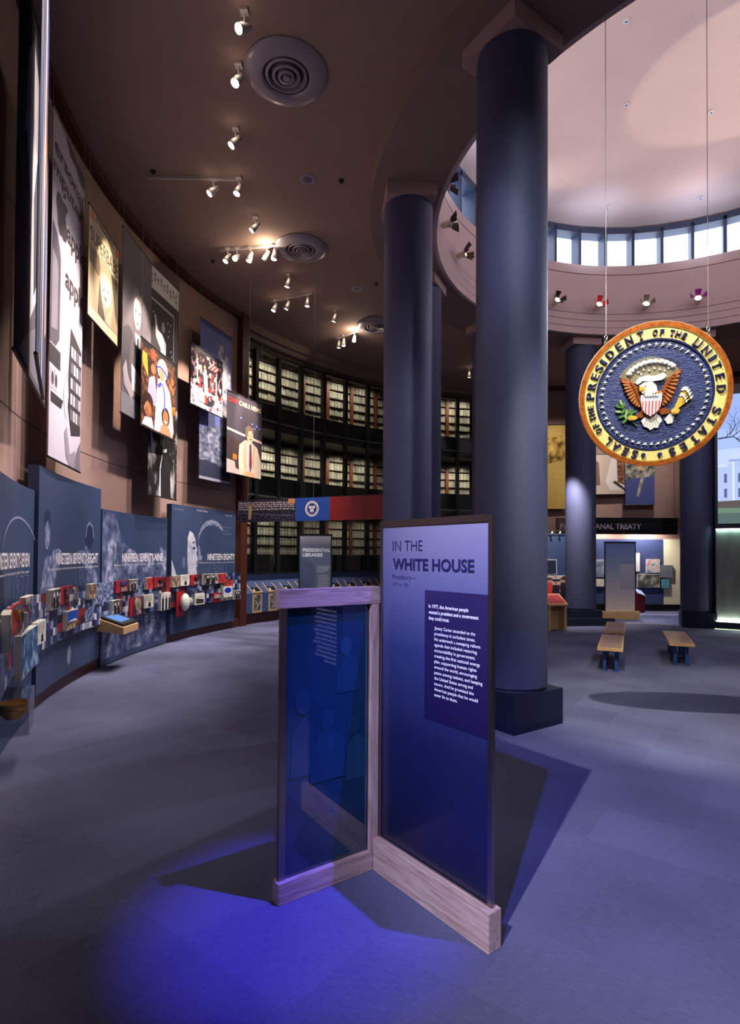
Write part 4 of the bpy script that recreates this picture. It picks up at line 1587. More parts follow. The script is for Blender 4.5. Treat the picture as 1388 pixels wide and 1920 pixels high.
def a_desk(R_, E_, T_):
    R_([(.02, .20), (.02, .46), (.18, .50), (.30, .49), (.44, .40), (.56, .40), (.70, .48), (.92, .44), (.98, .38), (.98, .2)], ir(76, 72, 80))
    E_(.48, .61, .135, .095, ir(206, 200, 206), .009)
    R_([(.52, .53), (.60, .56), (.62, .66), (.56, .69), (.54, .6)], ir(176, 170, 178), .0095)
    R_([(.22, .22), (.26, .40), (.34, .47), (.44, .34), (.46, .22)], ir(96, 90, 98), .0075)
    R_([(.56, .22), (.54, .34), (.62, .44), (.76, .44), (.80, .26)], ir(96, 90, 98), .0075)
    R_([(.30, .66), (.34, .74), (.50, .76), (.64, .72), (.66, .63), (.60, .68), (.40, .70)], ir(120, 112, 118), .010)
    R_([(.40, .49), (.58, .49), (.54, .40), (.50, .33), (.45, .40)], ir(230, 228, 232), .010)
    R_([(.475, .47), (.53, .47), (.535, .36), (.505, .31), (.485, .36)], ir(50, 46, 54), .012)
    for x in (.42, .55):
        E_(x, .615, .028, .008, ir(90, 82, 88), .012)
    E_(.49, .55, .05, .009, ir(140, 120, 122), .012)
    R_([(.30, .30), (.32, .16), (.86, .13), (.96, .16), (.62, .26)], ir(220, 218, 222), .011)
    R_([(.02, .24), (.12, .30), (.2, .22), (.40, .14), (.3, .1), (.06, .16)], ir(170, 160, 166), .012)
    R_([(0, 0), (1, 0), (1, .09), (0, .12)], ir(140, 138, 142))


def a_disco(R_, E_, T_):
    R_([(0, .90), (1, .90), (1, 1), (0, 1)], ir(196, 192, 194))
    for i in range(9):
        x = .05 + .105 * i
        E_(x, .945 + .012 * (i % 2), .03, .022, ir(90, 86, 90))
        E_(x, .945 + .012 * (i % 2), .015, .011, ir(190, 186, 190), .009)
    R_([(.0, .42), (.84, .42), (.84, .86), (.0, .86)], ir(170, 168, 170))
    R_([(.02, .425), (.81, .425), (.81, .85), (.02, .85)], ir(46, 44, 48), .008)
    R_([(.34, .43), (.36, .66), (.20, .70), (.14, .79), (.18, .80), (.26, .735), (.40, .73), (.55, .70), (.52, .6), (.54, .43), (.46, .43), (.45, .56), (.42, .43)], ir(196, 194, 198), .010)
    E_(.44, .765, .06, .025, ir(150, 140, 140), .011)
    for (x, y) in ((.6, .8), (.66, .77), (.7, .8), (.62, .74), (.1, .8), (.72, .68), (.76, .66)):
        E_(x, y, .014, .006, ir(200, 200, 206), .010)
    R_([(.0, .0), (1, .0), (1, .42), (0, .42)], photo('concert_bw', [(12, 12, 13), (34, 33, 34), (190, 188, 190)], 3.2, stretch=(1, 1, 0.6)), .007)
    R_([(.42, .0), (.40, .12), (.48, .2), (.62, .21), (.74, .16), (.78, .0)], ir(40, 38, 40), .010)
    R_([(.36, .0), (.38, .13), (.48, .215), (.62, .225), (.62, .21), (.48, .2), (.41, .12), (.42, 0)], ir(214, 212, 214), .011)
    R_([(.02, .30), (.06, .33), (.20, .17), (.14, .18)], ir(200, 198, 200), .010)


def a_group(R_, E_, T_):
    SK, DK = ir(150, 92, 60), ir(44, 24, 18)
    R_([(0, 0), (1, 0), (1, .94), (0, .94)], photo('crowd_brown', [(22, 14, 12), (64, 36, 26), (134, 84, 58)], 9), .006)
    R_([(.02, .55), (.02, .86), (.14, .86), (.18, .60)], ir(206, 150, 62), .007)
    R_([(.36, .02), (.40, .40), (.44, .66), (.62, .70), (.80, .58), (.90, .30), (.94, .10), (.9, .02)], ir(214, 206, 240), .009)
    E_(.57, .80, .15, .13, ir(226, 220, 246), .010, 8)
    E_(.55, .745, .085, .085, ir(196, 130, 96), .012)
    R_([(.40, .80), (.50, .83), (.66, .80), (.72, .74), (.71, .72), (.62, .78), (.5, .81), (.41, .78)], ir(60, 60, 190), .013)
    R_([(.42, .58), (.52, .64), (.56, .62), (.48, .55)], ir(60, 60, 190), .013)
    R_([(.56, .62), (.62, .5), (.62, .3), (.66, .3), (.66, .52), (.58, .64)], ir(90, 90, 206), .013)
    E_(.30, .90, .085, .07, ir(120, 66, 44), .009)
    E_(.26, .74, .10, .08, DK, .010)
    E_(.31, .73, .07, .06, SK, .011)
    R_([(.14, .32), (.20, .60), (.34, .66), (.40, .50), (.38, .30)], ir(206, 150, 186), .010)
    E_(.17, .30, .15, .12, DK, .012)
    E_(.18, .22, .10, .09, SK, .013)
    R_([(.06, .22), (.16, .32), (.24, .20), (.22, .18), (.16, .27), (.08, .19)], ir(190, 126, 84), .014)
    R_([(.02, .02), (.10, .12), (.28, .14), (.34, .02)], ir(226, 220, 236), .012)
    E_(.68, .24, .12, .12, DK, .012)
    E_(.68, .22, .085, .10, ir(176, 110, 72), .013)
    E_(.68, .18, .045, .014, ir(236, 226, 220), .015)
    R_([(.50, .02), (.56, .12), (.68, .14), (.80, .12), (.86, .02)], ir(206, 140, 104), .013)
    for (x, y) in ((.82, .66), (.90, .62), (.88, .74), (.93, .50), (.95, .36)):
        E_(x, y, .05, .045, SK if y > .5 else ir(120, 70, 50), .010)
    R_([(.86, .30), (.98, .34), (.98, .44), (.88, .42)], ir(216, 140, 50), .010)
    R_([(0, .94), (1, .94), (1, 1), (0, 1)], ir(34, 30, 32))


def a_volc(R_, E_, T_):
    R_([(0, .97), (1, .97), (1, 1), (0, 1)], ir(40, 52, 120))
    R_([(.0, .78), (.3, .80), (.6, .76), (.6, .70), (0, .68)], ir(206, 206, 222), .007)
    PL_ = photo('plume', [(90, 90, 120), (170, 170, 190), (222, 220, 228)], 5)
    for (x, y, rx, ry) in ((.66, .86, .12, .05), (.76, .80, .16, .06), (.82, .72, .17, .07), (.80, .62, .18, .07), (.84, .52, .15, .07), (.80, .44, .14, .06), (.76, .37, .12, .05)):
        E_(x, y, rx, ry, PL_, .008)
    R_([(.0, .28), (.10, .33), (.55, .36), (.95, .34), (1, .30), (1, .06), (0, .06)], photo('mountain_side', [(60, 64, 84), (104, 108, 130), (160, 162, 176)], 4.5, stretch=(1, 1, 2)), .007)
    R_([(0, .0), (1, .0), (1, .12), (.7, .10), (.4, .13), (.0, .12)], ir(44, 48, 70), .009)
    R_([(0, 0), (1, 0), (1, .02), (0, .02)], ir(150, 150, 170), .010)


def a_hock(R_, E_, T_):
    R_([(0, 0), (1, 0), (1, .30), (0, .36)], photo('ice_players', [(206, 200, 214), (226, 220, 232), (110, 40, 44)], 7), .006)
    R_([(0, .36), (1, .30), (1, .93), (0, .93)], photo('players_crowd', [(22, 18, 26), (34, 28, 36), (190, 150, 150)], 6.5), .006)
    rnd = random.Random(3)
    for i in range(46):
        x, y = rnd.random() * .92 + .04, .1 + rnd.random() ** 1.3 * .6
        c = rnd.choice([(226, 222, 232), (226, 222, 232), (190, 50, 44), (206, 160, 130), (40, 36, 70)])
        E_(x, y, .03 + .03 * rnd.random(), .018 + .02 * rnd.random(), ir(*c), .008 + i * .0001, rot=rnd.random() * 90)
    R_([(.40, .30), (.36, .62), (.40, .66), (.48, .60), (.50, .32)], ir(230, 226, 236), .014)
    E_(.40, .72, .035, .025, ir(206, 130, 80), .014)
    for i in range(6):
        R_([(.50 + .05 * i, .74), (.53 + .05 * i, .74), (.66 + .05 * i, .84), (.63 + .05 * i, .84)], ir(196, 50, 44) if i % 2 else ir(230, 226, 230), .014)
    R_([(.76, .28), (.80, .28), (.80, .60), (.76, .60)], ir(200, 190, 200), .014)
    R_([(.16, .40), (.20, .40), (.20, .74), (.16, .74)], ir(190, 180, 190), .014)
    R_([(.22, .12), (.40, .10), (.42, .28), (.24, .30)], ir(232, 230, 240), .015)
    T_('9', .27, .15, .09, ir(60, 50, 120), .08, .02)
    R_([(.44, .10), (.50, .12), (.46, .26), (.40, .24)], ir(206, 60, 40), .016)


def a_news(R_, E_, T_):
    T_('CNN', .03, .875, .055, ir(220, 60, 44), .23, .02)
    T_('CABLE NEWS', .32, .875, .055, ir(250, 226, 176), .64, .02)
    R_([(0, 0), (1, 0), (1, .36), (0, .46)], ir(64, 50, 52), .006)
    R_([(0, .555), (1, .50), (1, .47), (0, .525)], ir(216, 180, 170), .008)
    R_([(0, .0), (0, .17), (.34, .15), (.36, .0)], ir(196, 176, 170), .008)
    R_([(.16, .18), (.17, .25), (.28, .24), (.27, .18)], ir(206, 110, 44), .009)
    R_([(.34, .0), (.32, .22), (.34, .38), (.50, .46), (.66, .45), (.86, .40), (.98, .22), (.98, .0)], ir(206, 186, 164), .010)
    E_(.64, .52, .095, .085, ir(226, 172, 146), .012)
    R_([(.42, .30), (.48, .44), (.54, .45), (.56, .12), (.50, .05)], ir(176, 156, 138), .0115)
    R_([(.74, .44), (.80, .40), (.76, .08), (.70, .2)], ir(176, 156, 138), .0115)
    R_([(.50, .50), (.50, .62), (.60, .66), (.72, .64), (.76, .58), (.66, .60), (.58, .58), (.56, .50)], ir(112, 96, 84), .014)
    E_(.66, .485, .045, .010, ir(120, 96, 84), .014)
    E_(.61, .535, .018, .007, ir(90, 64, 56), .0145)
    E_(.69, .535, .018, .007, ir(90, 64, 56), .0145)
    R_([(.64, .53), (.66, .50), (.63, .498)], ir(196, 136, 112), .0145)
    R_([(.58, .42), (.70, .42), (.70, .1), (.62, .05), (.58, .12)], ir(190, 186, 206), .013)
    R_([(.62, .42), (.68, .42), (.70, .14), (.66, .06), (.62, .14)], ir(110, 40, 50), .015)
    R_([(.46, .04), (.60, .08), (.78, .05), (.8, .0), (.5, .0)], ir(226, 160, 120), .014)
    for (x, y) in ((.38, .72), (.70, .69), (.84, .68), (.78, .64), (.93, .66)):
        E_(x, y, .025, .012, ir(110, 130, 230), .008)


banner('tall narrow grey banner with a white-robed shape, far left behind a blue edge-on banner', 11.96, 209.0, 198.4, 7.75, 3.95, M('cloth_grey', (84, 78, 90), 0.8), a_pope)
banner('blue and orange banner seen nearly edge-on at the upper left', 11.78, 212.0, 204.5, 9.0, 3.75, M('cloth_blue', (66, 84, 134), 0.8), a_blue)
banner('tall lavender banner lettered ersonal mputer apple apple with a hand holding a device', 12.0, 196.6, 189.3, 8.12, 3.38, M('cloth_lavender', (196, 188, 206), 0.8), a_apple)
banner('cream newspaper banner headlined SUPERBABE', 11.86, 190.2, 183.4, 7.62, 5.85, M('cloth_cream', (226, 212, 176), 0.8), a_super)
banner('tall grey banner of a man in a suit at a desk', 11.8, 183.1, 176.6, 8.12, 4.68, M('cloth_dim_grey', (104, 98, 106), 0.8), a_desk)
banner('long black and white banner with a dancing figure above a concert crowd', 11.9, 175.9, 169.7, 8.22, 3.33, M('cloth_dark', (58, 54, 58), 0.8), a_disco)
banner('colourful banner of a smiling woman in a white and blue veil among children', 11.65, 180.4, 172.4, 6.28, 4.58, M('cloth_brown', (80, 52, 36), 0.8), a_group)
banner('blue and grey banner of an erupting volcano', 11.9, 164.9, 158.1, 8.02, 3.97, M('cloth_sky', (104, 112, 168), 0.8), a_volc)
banner('red and white banner of celebrating hockey players before the volcano banner', 11.65, 169.0, 161.8, 7.06, 5.62, M('cloth_black', (30, 26, 32), 0.8), a_hock)
banner('banner lettered CNN CABLE NEWS with a man in a light jacket', 11.65, 160.7, 152.8, 6.42, 4.24, M('cloth_news', (52, 44, 58), 0.8), a_news)


def a_gold(R_, E_, T_):
    R_([(0, .5), (1, .58), (1, .88), (0, .80)], photo('gold_slope', [(90, 64, 20), (186, 146, 60), (232, 200, 110)], 3.5), .007)
    for i in range(6):
        R_([(0, .10 + .07 * i), (1, .14 + .06 * i), (1, .155 + .06 * i), (0, .115 + .07 * i)], ir(214, 180, 90), .008)
    for i in range(4):
        R_([(.1 + .3 * i, 0), (.16 + .3 * i, 0), (.5 + .3 * i, .45), (.46 + .3 * i, .45)], ir(214, 180, 90), .008)


def a_coat(R_, E_, T_):
    R_([(0, 0), (1, 0), (1, .96), (0, .96)], ir(196, 176, 160), .006)
    R_([(.30, .02), (.5, .02), (.46, .8), (.34, .9)], ir(120, 92, 76), .007)
    R_([(.55, .1), (.95, .1), (.95, .9), (.7, .9)], ir(226, 214, 206), .007)
    R_([(.72, .30), (.78, .34), (1, .10), (1, .04)], ir(60, 44, 36), .008)
    R_([(.82, .3), (1, .2), (1, .96), (.80, .96)], photo('woven_brown', [(70, 40, 26), (130, 80, 56), (160, 110, 84)], 9), .009)


def a_lock(R_, E_, T_):
    R_([(0, 0), (1, 0), (1, .50), (0, .45)], ir(62, 72, 128), .006)
    R_([(0, .45), (1, .50), (1, 1), (0, 1)], photo('rocky_shore', [(50, 52, 50), (120, 118, 110), (190, 180, 160)], 5), .006)
    R_([(.38, .16), (.46, .14), (.86, .80), (.96, .98), (.80, .98), (.6, .6)], photo('stone_wall_print', [(110, 100, 90), (160, 150, 136), (200, 190, 176)], 9), .008)
    R_([(.42, .62), (.6, .60), (.62, .74), (.44, .76)], ir(206, 160, 110), .009)


banner('gold toned banner of a hillside, seen between the nearest column and the far left column', 12.1, 93.0, 86.0, 7.47, 4.0, M('cloth_gold', (206, 172, 92), 0.8), a_gold)
banner('pale banner of a coat and brown woven cloth behind the lower left of the seal', 12.0, 84.5, 75.0, 6.2, 4.58, M('cloth_pale', (200, 190, 180), 0.8), a_coat)
banner('blue banner of a stone lock wall in water behind the seal', 11.9, 75.4, 70.3, 6.4, 4.13, M('cloth_water', (66, 76, 130), 0.8), a_lock)

# ================================================================== FASCIA IN FRONT OF THE ARCHIVE
F0, F1 = Vector((-3.34, 14.17, 0)), Vector((0.9, 12.2, 0))
FD = (F1 - F0).normalized()
FN = Vector((FD.y, -FD.x, 0))
r = empty('hanging_fascia', (F0.x, F0.y, 2.9), label='long sign band before the archive, dark crowd photo then blue then red', cat='sign band')
FL = (F1 - F0).length


def fpart(u0, u1, mt, nm):
    o = MB()
    slab(o, F0, FD, u0, u1, FN, -0.03, 0.03, 2.885, 3.435, mt)
    return o.build(nm, r)


cr = fpart(0, 1.72, photo('crowd_navy', [(14, 14, 28), (26, 28, 52), (80, 70, 78)], 22), 'crowd_photo_panel')
bl = fpart(1.72, 2.66, M('fascia_blue', (30, 74, 156), 0.45), 'blue_panel')
rd = fpart(2.66, FL, M('fascia_red', (140, 26, 24), 0.45), 'red_panel')
FS = planeS(F0 + FN * 0.03, FD, FN)
o = MB()
rnd = random.Random(5)
for j, zz in enumerate((3.36, 3.31, 3.26, 3.20)):
    for i in range(34):
        x = 0.04 + i * 0.049 + 0.02 * rnd.random()
        o.ell(FS, x, zz - 0.02 * (i / 34) + 0.012 * rnd.random(), 0.014, 0.019, ink(232, 206, 196) if rnd.random() < .7 else ink(226, 220, 226), 0.002, 8)
for i in range(22):
    x = 0.05 + i * 0.075
    o.ell(FS, x, 3.10 - 0.10 * i / 22 + 0.03 * rnd.random(), 0.014, 0.010, ink(200, 190, 200), 0.002, 7)
o.decal(FS, [(0.34, 2.95), (0.42, 2.95), (0.46, 3.24), (0.40, 3.34), (0.34, 3.24)], ink(176, 152, 100), 0.003)
o.decal(FS, [(1.52, 3.32), (1.71, 3.32), (1.71, 3.43), (1.52, 3.43)], ink(206, 140, 84), 0.003)
o.build('crowd_print', cr, label='rows of faces and a figure in tan')
o = MB()
c = (2.18, 3.17)
for rr, mt, of in ((0.185, ink(236, 230, 220), .002), (0.150, ink(120, 120, 160), .003), (0.132, ink(206, 200, 210), .004), (0.122, ink(40, 50, 110), .005)):
    o.ell(FS, c[0], c[1], rr, rr, mt, of, 36)
SW = ink(236, 236, 240)
o.decal(FS, [(c[0] + x, c[1] + y) for x, y in ((-.085, .03), (-.075, .075), (-.03, .05), (0, .075), (.03, .05), (.075, .075), (.085, .03), (.04, -.02), (.06, -.09), (.015, -.06), (0, -.1), (-.015, -.06), (-.06, -.09), (-.04, -.02))], SW, .006)
o.ell(FS, c[0], c[1] + .01, .022, .03, ink(150, 110, 120), .007, 12)
o.build('round_seal_print', bl, label='small round white and navy eagle seal')
for u in (0.3, 2.2, FL - 0.2):
    o = MB()
    p = F0 + FD * u
    o.tube((p.x, p.y, 3.435), (p.x, p.y, ZC - 0.001), 0.003, WIREM, 5)
    o.build('hanging_wire', r)

# ================================================================== READER CASES ALONG THE ARCHIVE LEDGE
R0 = 12.15
rc = empty('reader_case', (0, 0, 0))
o = MB()
wv = [(-0.215, 0.0, 0.33), (0.215, 0.0, 0.33), (0.215, 0.0, 0.93), (-0.215, 0.0, 0.93), (-0.215, 0.34, 0.33), (0.215, 0.34, 0.33), (0.215, 0.34, 1.22), (-0.215, 0.34, 1.22)]
o.add(wv, [(0, 1, 2, 3), (5, 4, 7, 6), (0, 4, 5, 1), (1, 5, 6, 2), (4, 0, 3, 7), (3, 2, 6, 7)], OAKW)
o.build('case_body', rc)
sl = Vector((0, 0.34, 0.29)).normalized()
nn = Vector((0, -0.29, 0.34)).normalized()
L_ = hypot(0.34, 0.29)


def SL(u, v, off=0.0):
    return Vector((u, 0, 0.93)) + sl * v + nn * off


o = MB()
FRW = M('case_frame_gold_oak', (226, 178, 106), 0.4)
for (u0, u1, v0, v1) in ((-.22, -.19, -.01, L_ + .01), (.19, .22, -.01, L_ + .01), (-.19, .19, -.01, .02), (-.19, .19, L_ - .02, L_ + .01)):
    o.prism([(u0, v0), (u1, v0), (u1, v1), (u0, v1)], SL, 0.0, 0.025, FRW)
o.build('top_frame', rc)
o = MB()
o.prism([(-.19, .02), (.19, .02), (.19, L_ - .02), (-.19, L_ - .02)], SL, 0.0, 0.008, M('reader_dark', (30, 38, 58), 0.2, coat=0.5))
o.decal(SL, [(-.14, .06), (-.06, .04), (-.02, .14), (-.10, .16)], ink(186, 178, 166), 0.010)
for i in range(4):
    o.decal(SL, [(.0, .30 - .03 * i), (.14, .30 - .03 * i), (.14, .308 - .03 * i), (.0, .308 - .03 * i)], ink(120, 130, 150), 0.010)
o.build('display_plate', rc)
o = MB()


def FR(u, v, off=0.0):
    return Vector((u, -off, v))


o.decal(FR, [(-.17, .38), (.17, .38), (.17, .88), (-.17, .88)], ink(150, 140, 124), 0.002)
o.decal(FR, [(-.15, .60), (.15, .60), (.15, .86), (-.15, .86)], photo('case_photo', [(24, 24, 22), (90, 84, 70), (190, 184, 170)], 9), 0.004)
o.decal(FR, [(-.15, .40), (-.02, .40), (-.02, .57), (-.15, .57)], BW, 0.004)
o.decal(FR, [(.02, .40), (.15, .40), (.15, .57), (.02, .57)], BW, 0.004)
o.build('front_graphic', rc)
rlab = ['leftmost slanted oak display case beside the wooden wall end', 'second slanted oak display case from the left, partly behind the oak rail', 'third slanted oak display case from the left',
        'slanted oak display case just left of the PRESIDENTIAL LIBRARIES stand', 'slanted oak display case hidden behind the left half of the library stand', 'slanted oak display case hidden behind the right half of the library stand',
        'slanted oak display case just right of the PRESIDENTIAL LIBRARIES stand', 'second slanted oak display case right of the library stand', 'third slanted oak display case right of the library stand', 'slanted oak display case at the edge of the white house title panel']
for k in range(10):
    A = 150.45 - 3.4 * k
    c = rc if k == 0 else copy_tree(rc)
    c.location = pol(R0, A, 0)
    c.rotation_euler[2] = rootrot(A)
    tag(c, rlab[k], 'display case', 'slanted cases below the archive windows')

# ================================================================== ARCHIVE SHELVES AND BOXES
RS = 13.95
levels = [('ground', 0.02, 3.70, 1.06), ('middle', 3.95, 6.10, 4.02), ('top', 6.33, 9.28, 6.50)]
SHELFM = M('shelf_brown', (76, 48, 34), 0.6)
su0 = {}
for li, (ln, z0, z1, zf) in enumerate(levels):
    r = empty('shelving_unit', (0, 0, 0))
    hw = RS * radians(4.67) / 2
    o = MB()
    o.box(-hw, -0.02, z0, -hw + 0.13, 0.5, z1, CHERRY)
    o.build('upright', r)
    nsh = int((z1 - zf) / 0.34) + 1
    for j in range(nsh):
        o = MB()
        z = zf + 0.34 * j
        if z > z1 - 0.1:
            break
        o.box(-hw + 0.13, 0.0, z - 0.03, hw, 0.45, z, SHELFM)
        o.build('shelf', r)
    o = MB()
    o.box(-hw, 0.46, z0, hw, 0.48, z1, M('shelf_back', (60, 52, 42), 0.9))
    o.build('back_panel', r)
    su0[li] = r
bays = [143.7 - 4.67 * k - 2.33 for k in range(-1, 9)]
used = set()
for li in range(3):
    for k, A in enumerate(bays):
        c = su0[li] if li not in used else copy_tree(su0[li])
        used.add(li)
        c.location = pol(RS, A, 0)
        c.rotation_euler[2] = rootrot(A)
        where = ['at the far left, beside the wooden wall end', 'second from the left', 'third from the left', 'fourth from the left', 'fifth from the left', 'sixth from the left', 'behind the second column, left part', 'behind the second column, right part', 'seen between the two near columns, left half', 'seen between the two near columns, right half'][k]
        tag(c, 'brown %s-level archive shelving %s' % (levels[li][0], where), 'shelf', 'archive shelving behind glass')
# boxes
BOXM = [M('archive_box_grey', (176, 170, 154), 0.8, noise=0.06), M('archive_box_pale', (192, 186, 168), 0.8, noise=0.06), M('archive_box_dull', (160, 155, 140), 0.8, noise=0.06)]
protos = []
for mt in BOXM:
    o = MB()
    o.box(-0.063, 0, 0, 0.063, 0.36, 0.27, mt)
    o.box(-0.061, -0.004, 0.205, 0.061, 0.0, 0.212, M('box_lid_line', (70, 68, 58), 0.9))
    o.box(-0.03, -0.003, 0.08, 0.03, 0.0, 0.13, M('box_label', (226, 224, 210), 0.8))
    protos.append(o)
spots = []
for li, (ln, z0, z1, zf) in enumerate(levels):
    for k, A in enumerate(bays):
        for j in range(12):
            z = zf + 0.34 * j
            if z + 0.3 > z1:
                break
            if li == 0 and z < 1.7:
                continue
            hw = RS * radians(4.67) / 2
            for i in range(7):
                x = -hw + 0.13 + 0.075 + i * 0.1435
                if x + .07 > hw:
                    break
                Rr_ = RS + 0.05 + 0.03 * random.random()
                p = pol(Rr_, A - math.degrees(x / RS), z)
                spots.append((p.length_squared + (4 if li == 0 else 0) + (300 if 6 <= k <= 7 else 0), li, k, j, p, A))
spots.sort(key=lambda t: t[0])
stuff = {0: MB(), 1: MB(), 2: MB()}
pm = [None] * 3
for n, (d_, li, k, j, p, A) in enumerate(spots):
    q = random.randrange(3)
    if n < 300:
        if pm[q] is None:
            pm[q] = protos[q].build('archive_box', None, origin=(0, 0, 0))
            ob = pm[q]
        else:
            ob = pm[q].copy()
            COL.objects.link(ob)
        ob.location = p
        ob.rotation_euler[2] = rootrot(A)
        tag(ob, 'grey upright archive box in a row of its kind on the %s-level shelving' % levels[li][0], 'box', 'archive boxes on the %s level' % levels[li][0])
    else:
        T = Matrix.Translation(p) @ Matrix.Rotation(rootrot(A), 4, 'Z')
        b_ = stuff[0]
        b_.box(-0.063, 0, 0, 0.063, 0.36, 0.27, BOXM[q], T)
        b_.box(-0.061, -0.004, 0.205, 0.061, 0.0, 0.212, MATS['box_lid_line'], T)
stuff[0].build('archive_boxes', label='remaining grey archive boxes filling the farther shelves behind glass', cat='boxes', kind='stuff')
# lamps inside the archive aisle, one above each second bay and level
for li, zz, pw in ((0, 3.6, 13), (1, 6.02, 48), (2, 9.0, 50)):
    for k, A in enumerate(bays):
        if k in (6, 7):
            continue
        f = {0: 1.6, 1: 1.5, 2: .7, 3: .7, 4: 1.2, 5: .6, 8: .9, 9: 1.3}[k]
        light('SPOT', pol(13.2, A, zz), pol(13.95, A, zz - 1.6), pw * f, (1.0, 0.90, 0.76), 0.05, 120, 0.8, 'archive_light')

# ================================================================== CEILING FIXTURES
lens = glow('lamp_lens', (255, 240, 214), 22.0)
LAMPW = M('track_lamp_white', (196, 184, 178), 0.4)


def track_lamp(pos, target, lab, power=180, color=WARM, angle=26, blend=0.7, bright=1.0, spill=0.3, group='white spot lamps on the ceiling'):
    """single-head ceiling lamp: canopy, yoke, can, lens"""
    p = Vector((pos[0], pos[1], ZC))
    r = empty('track_lamp', p, label=lab, cat='spot lamp', group=group)
    o = MB()
    o.box(p.x - 0.05, p.y - 0.05, ZC - 0.05, p.x + 0.05, p.y + 0.05, ZC - 0.001, LAMPW)
    o.tube((p.x, p.y, ZC - 0.05), (p.x, p.y, ZC - 0.16), 0.012, LAMPW)
    o.build('canopy', r)
    c = Vector((p.x, p.y, ZC - 0.24))
    dv = (Vector(target) - c).normalized()
    T = Matrix.Translation(c) @ dv.to_track_quat('Z', 'Y').to_matrix().to_4x4()
    o = MB()
    o.lathe([(0.0, -0.12), (0.035, -0.12), (0.045, -0.09), (0.045, -0.03), (0.062, 0.02), (0.068, 0.10), (0.068, 0.115), (0.060, 0.115), (0.055, 0.06), (0.0, 0.05)], LAMPW, T, 20)
    o.build('can', r, smooth=True)
    o = MB()
    o.lathe([(0.0, 0.092), (0.058, 0.092), (0.058, 0.098), (0.0, 0.098)], lens if bright > .5 else glow('lamp_lens_dim', (255, 230, 200), 5.0), T, 18)
    o.build('lens', r)
    if power:
        light('SPOT', c + dv * 0.14, target, power * 2.6, color, 0.035, angle, blend, 'track_light')
        light('POINT', c + Vector((0.0, -0.10, 0.02)), None, spill, WARM, 0.03, name='lamp_spill_light')
    return r


def rail(a0, a1, R_0, R_1, lab):
    o = MB()
    p, q = pol(R_0, a0, ZC - 0.03), pol(R_1, a1, ZC - 0.03)
    d = (q - p).normalized()
    o.obox((p + q) / 2, d * ((q - p).length / 2), Vector((-d.y, d.x, 0)) * 0.02, Vector((0, 0, 0.0285)), LAMPW)
    o.build('track_rail', label=lab, cat='lamp track')


rail(183.3, 183.0, 9.75, 11.4, 'thin ceiling track carrying the pair of lamps left of the ceiling centre')
rail(169.9, 169.9, 9.4, 10.9, 'ceiling track carrying the bright row of lamps beside the second diffuser')
rail(155.7, 155.7, 9.65, 10.95, 'ceiling track carrying three lamps in a row')
rail(139.5, 139.5, 9.95, 11.0, 'far ceiling track carrying lamps beside the third diffuser')


def tgt(R, a, z):
    return tuple(pol(R, a, z))


LAMPS = [
    ((-1.66, 7.09), tgt(11.8, 208, 6.8), 'bright ceiling lamp at the very top of the picture', 110, 50),
    ((-1.92, 7.88), tgt(12, 206, 4.5), 'ceiling lamp just left of the largest round diffuser', 420, 34),
    ((-2.25, 9.08), tgt(12, 193, 5.6), 'ceiling lamp standing alone below the largest diffuser', 300, 30),
    ((-2.96, 10.33), tgt(12, 186.8, 6.7), 'left lamp of the ceiling pair', 270, 22),
    ((-2.48, 10.29), tgt(12, 192, 1.6), 'right, brighter lamp of the ceiling pair', 420, 44),
    ((-2.42, 11.49), tgt(12, 179.8, 6.0), 'small ceiling lamp between the pair and the bright cluster', 420, 26),
    ((-3.30, 12.71), tgt(12, 176.4, 5.4), 'leftmost lamp of the bright cluster', 520, 26),
    ((-3.08, 12.68), tgt(12, 190.5, 5.0), 'second lamp of the bright cluster', 300, 26),
    ((-2.77, 12.66), tgt(12, 176, 1.6), 'middle lamp of the bright cluster', 330, 44),
    ((-2.39, 12.61), tgt(12, 165.2, 6.3), 'fourth lamp of the bright cluster', 620, 24),
    ((-2.20, 12.56), tgt(10.5, 172, 0.0), 'rightmost lamp of the bright cluster, beside the second diffuser', 300, 50),
    ((-2.08, 13.86), tgt(12, 162.0, 1.8), 'small ceiling lamp between the bright cluster and the row of three', 330, 44),
    ((-2.65, 15.27), tgt(12, 161, 5.4), 'left lamp of the row of three', 420, 26),
    ((-2.28, 15.14), tgt(12, 156.5, 5.3), 'middle lamp of the row of three', 760, 24),
    ((-1.72, 14.94), tgt(10.5, 155, 0.0), 'right lamp of the row of three', 300, 50),
    ((-1.05, 15.92), tgt(12.4, 148, 1.1), 'lone ceiling lamp right of the row of three', 200, 40),
    ((-1.04, 17.96), tgt(12.4, 138, 1.1), 'left lamp of the far cluster by the third diffuser', 200, 40),
    ((-0.88, 17.79), tgt(11, 140, 0.0), 'second lamp of the far cluster', 200, 40),
    ((-0.53, 17.44), (-1.2, 14.6, 2.4), 'brightest lamp of the far cluster', 160, 40),
    ((3.67, 20.88), tgt(12.4, 106, 1.1), 'far ceiling lamp glimpsed between the two near columns', 120, 40),
]
for (p, t_, lb, pw, an) in LAMPS:
    track_lamp(p, t_, lb, pw, WARM if t_[2] > 2 else NEUT, an, spill=14.0 if ('fourth' in lb or 'brightest' in lb) else 0.3)
# lamps off the top of the picture whose light falls on the stand
for (L0, t_) in ((LA, (-0.6, 3.25, 0)), ((1.1, 3.45, 0), (3.04, 6.0, 3.8))):
    dv_ = (Vector(t_) - Vector((L0[0], L0[1], 8.65))).normalized()
    track_lamp((L0[0] - dv_.x * 0.16, L0[1] - dv_.y * 0.16), t_, 'ceiling lamp above the title stand', 0)

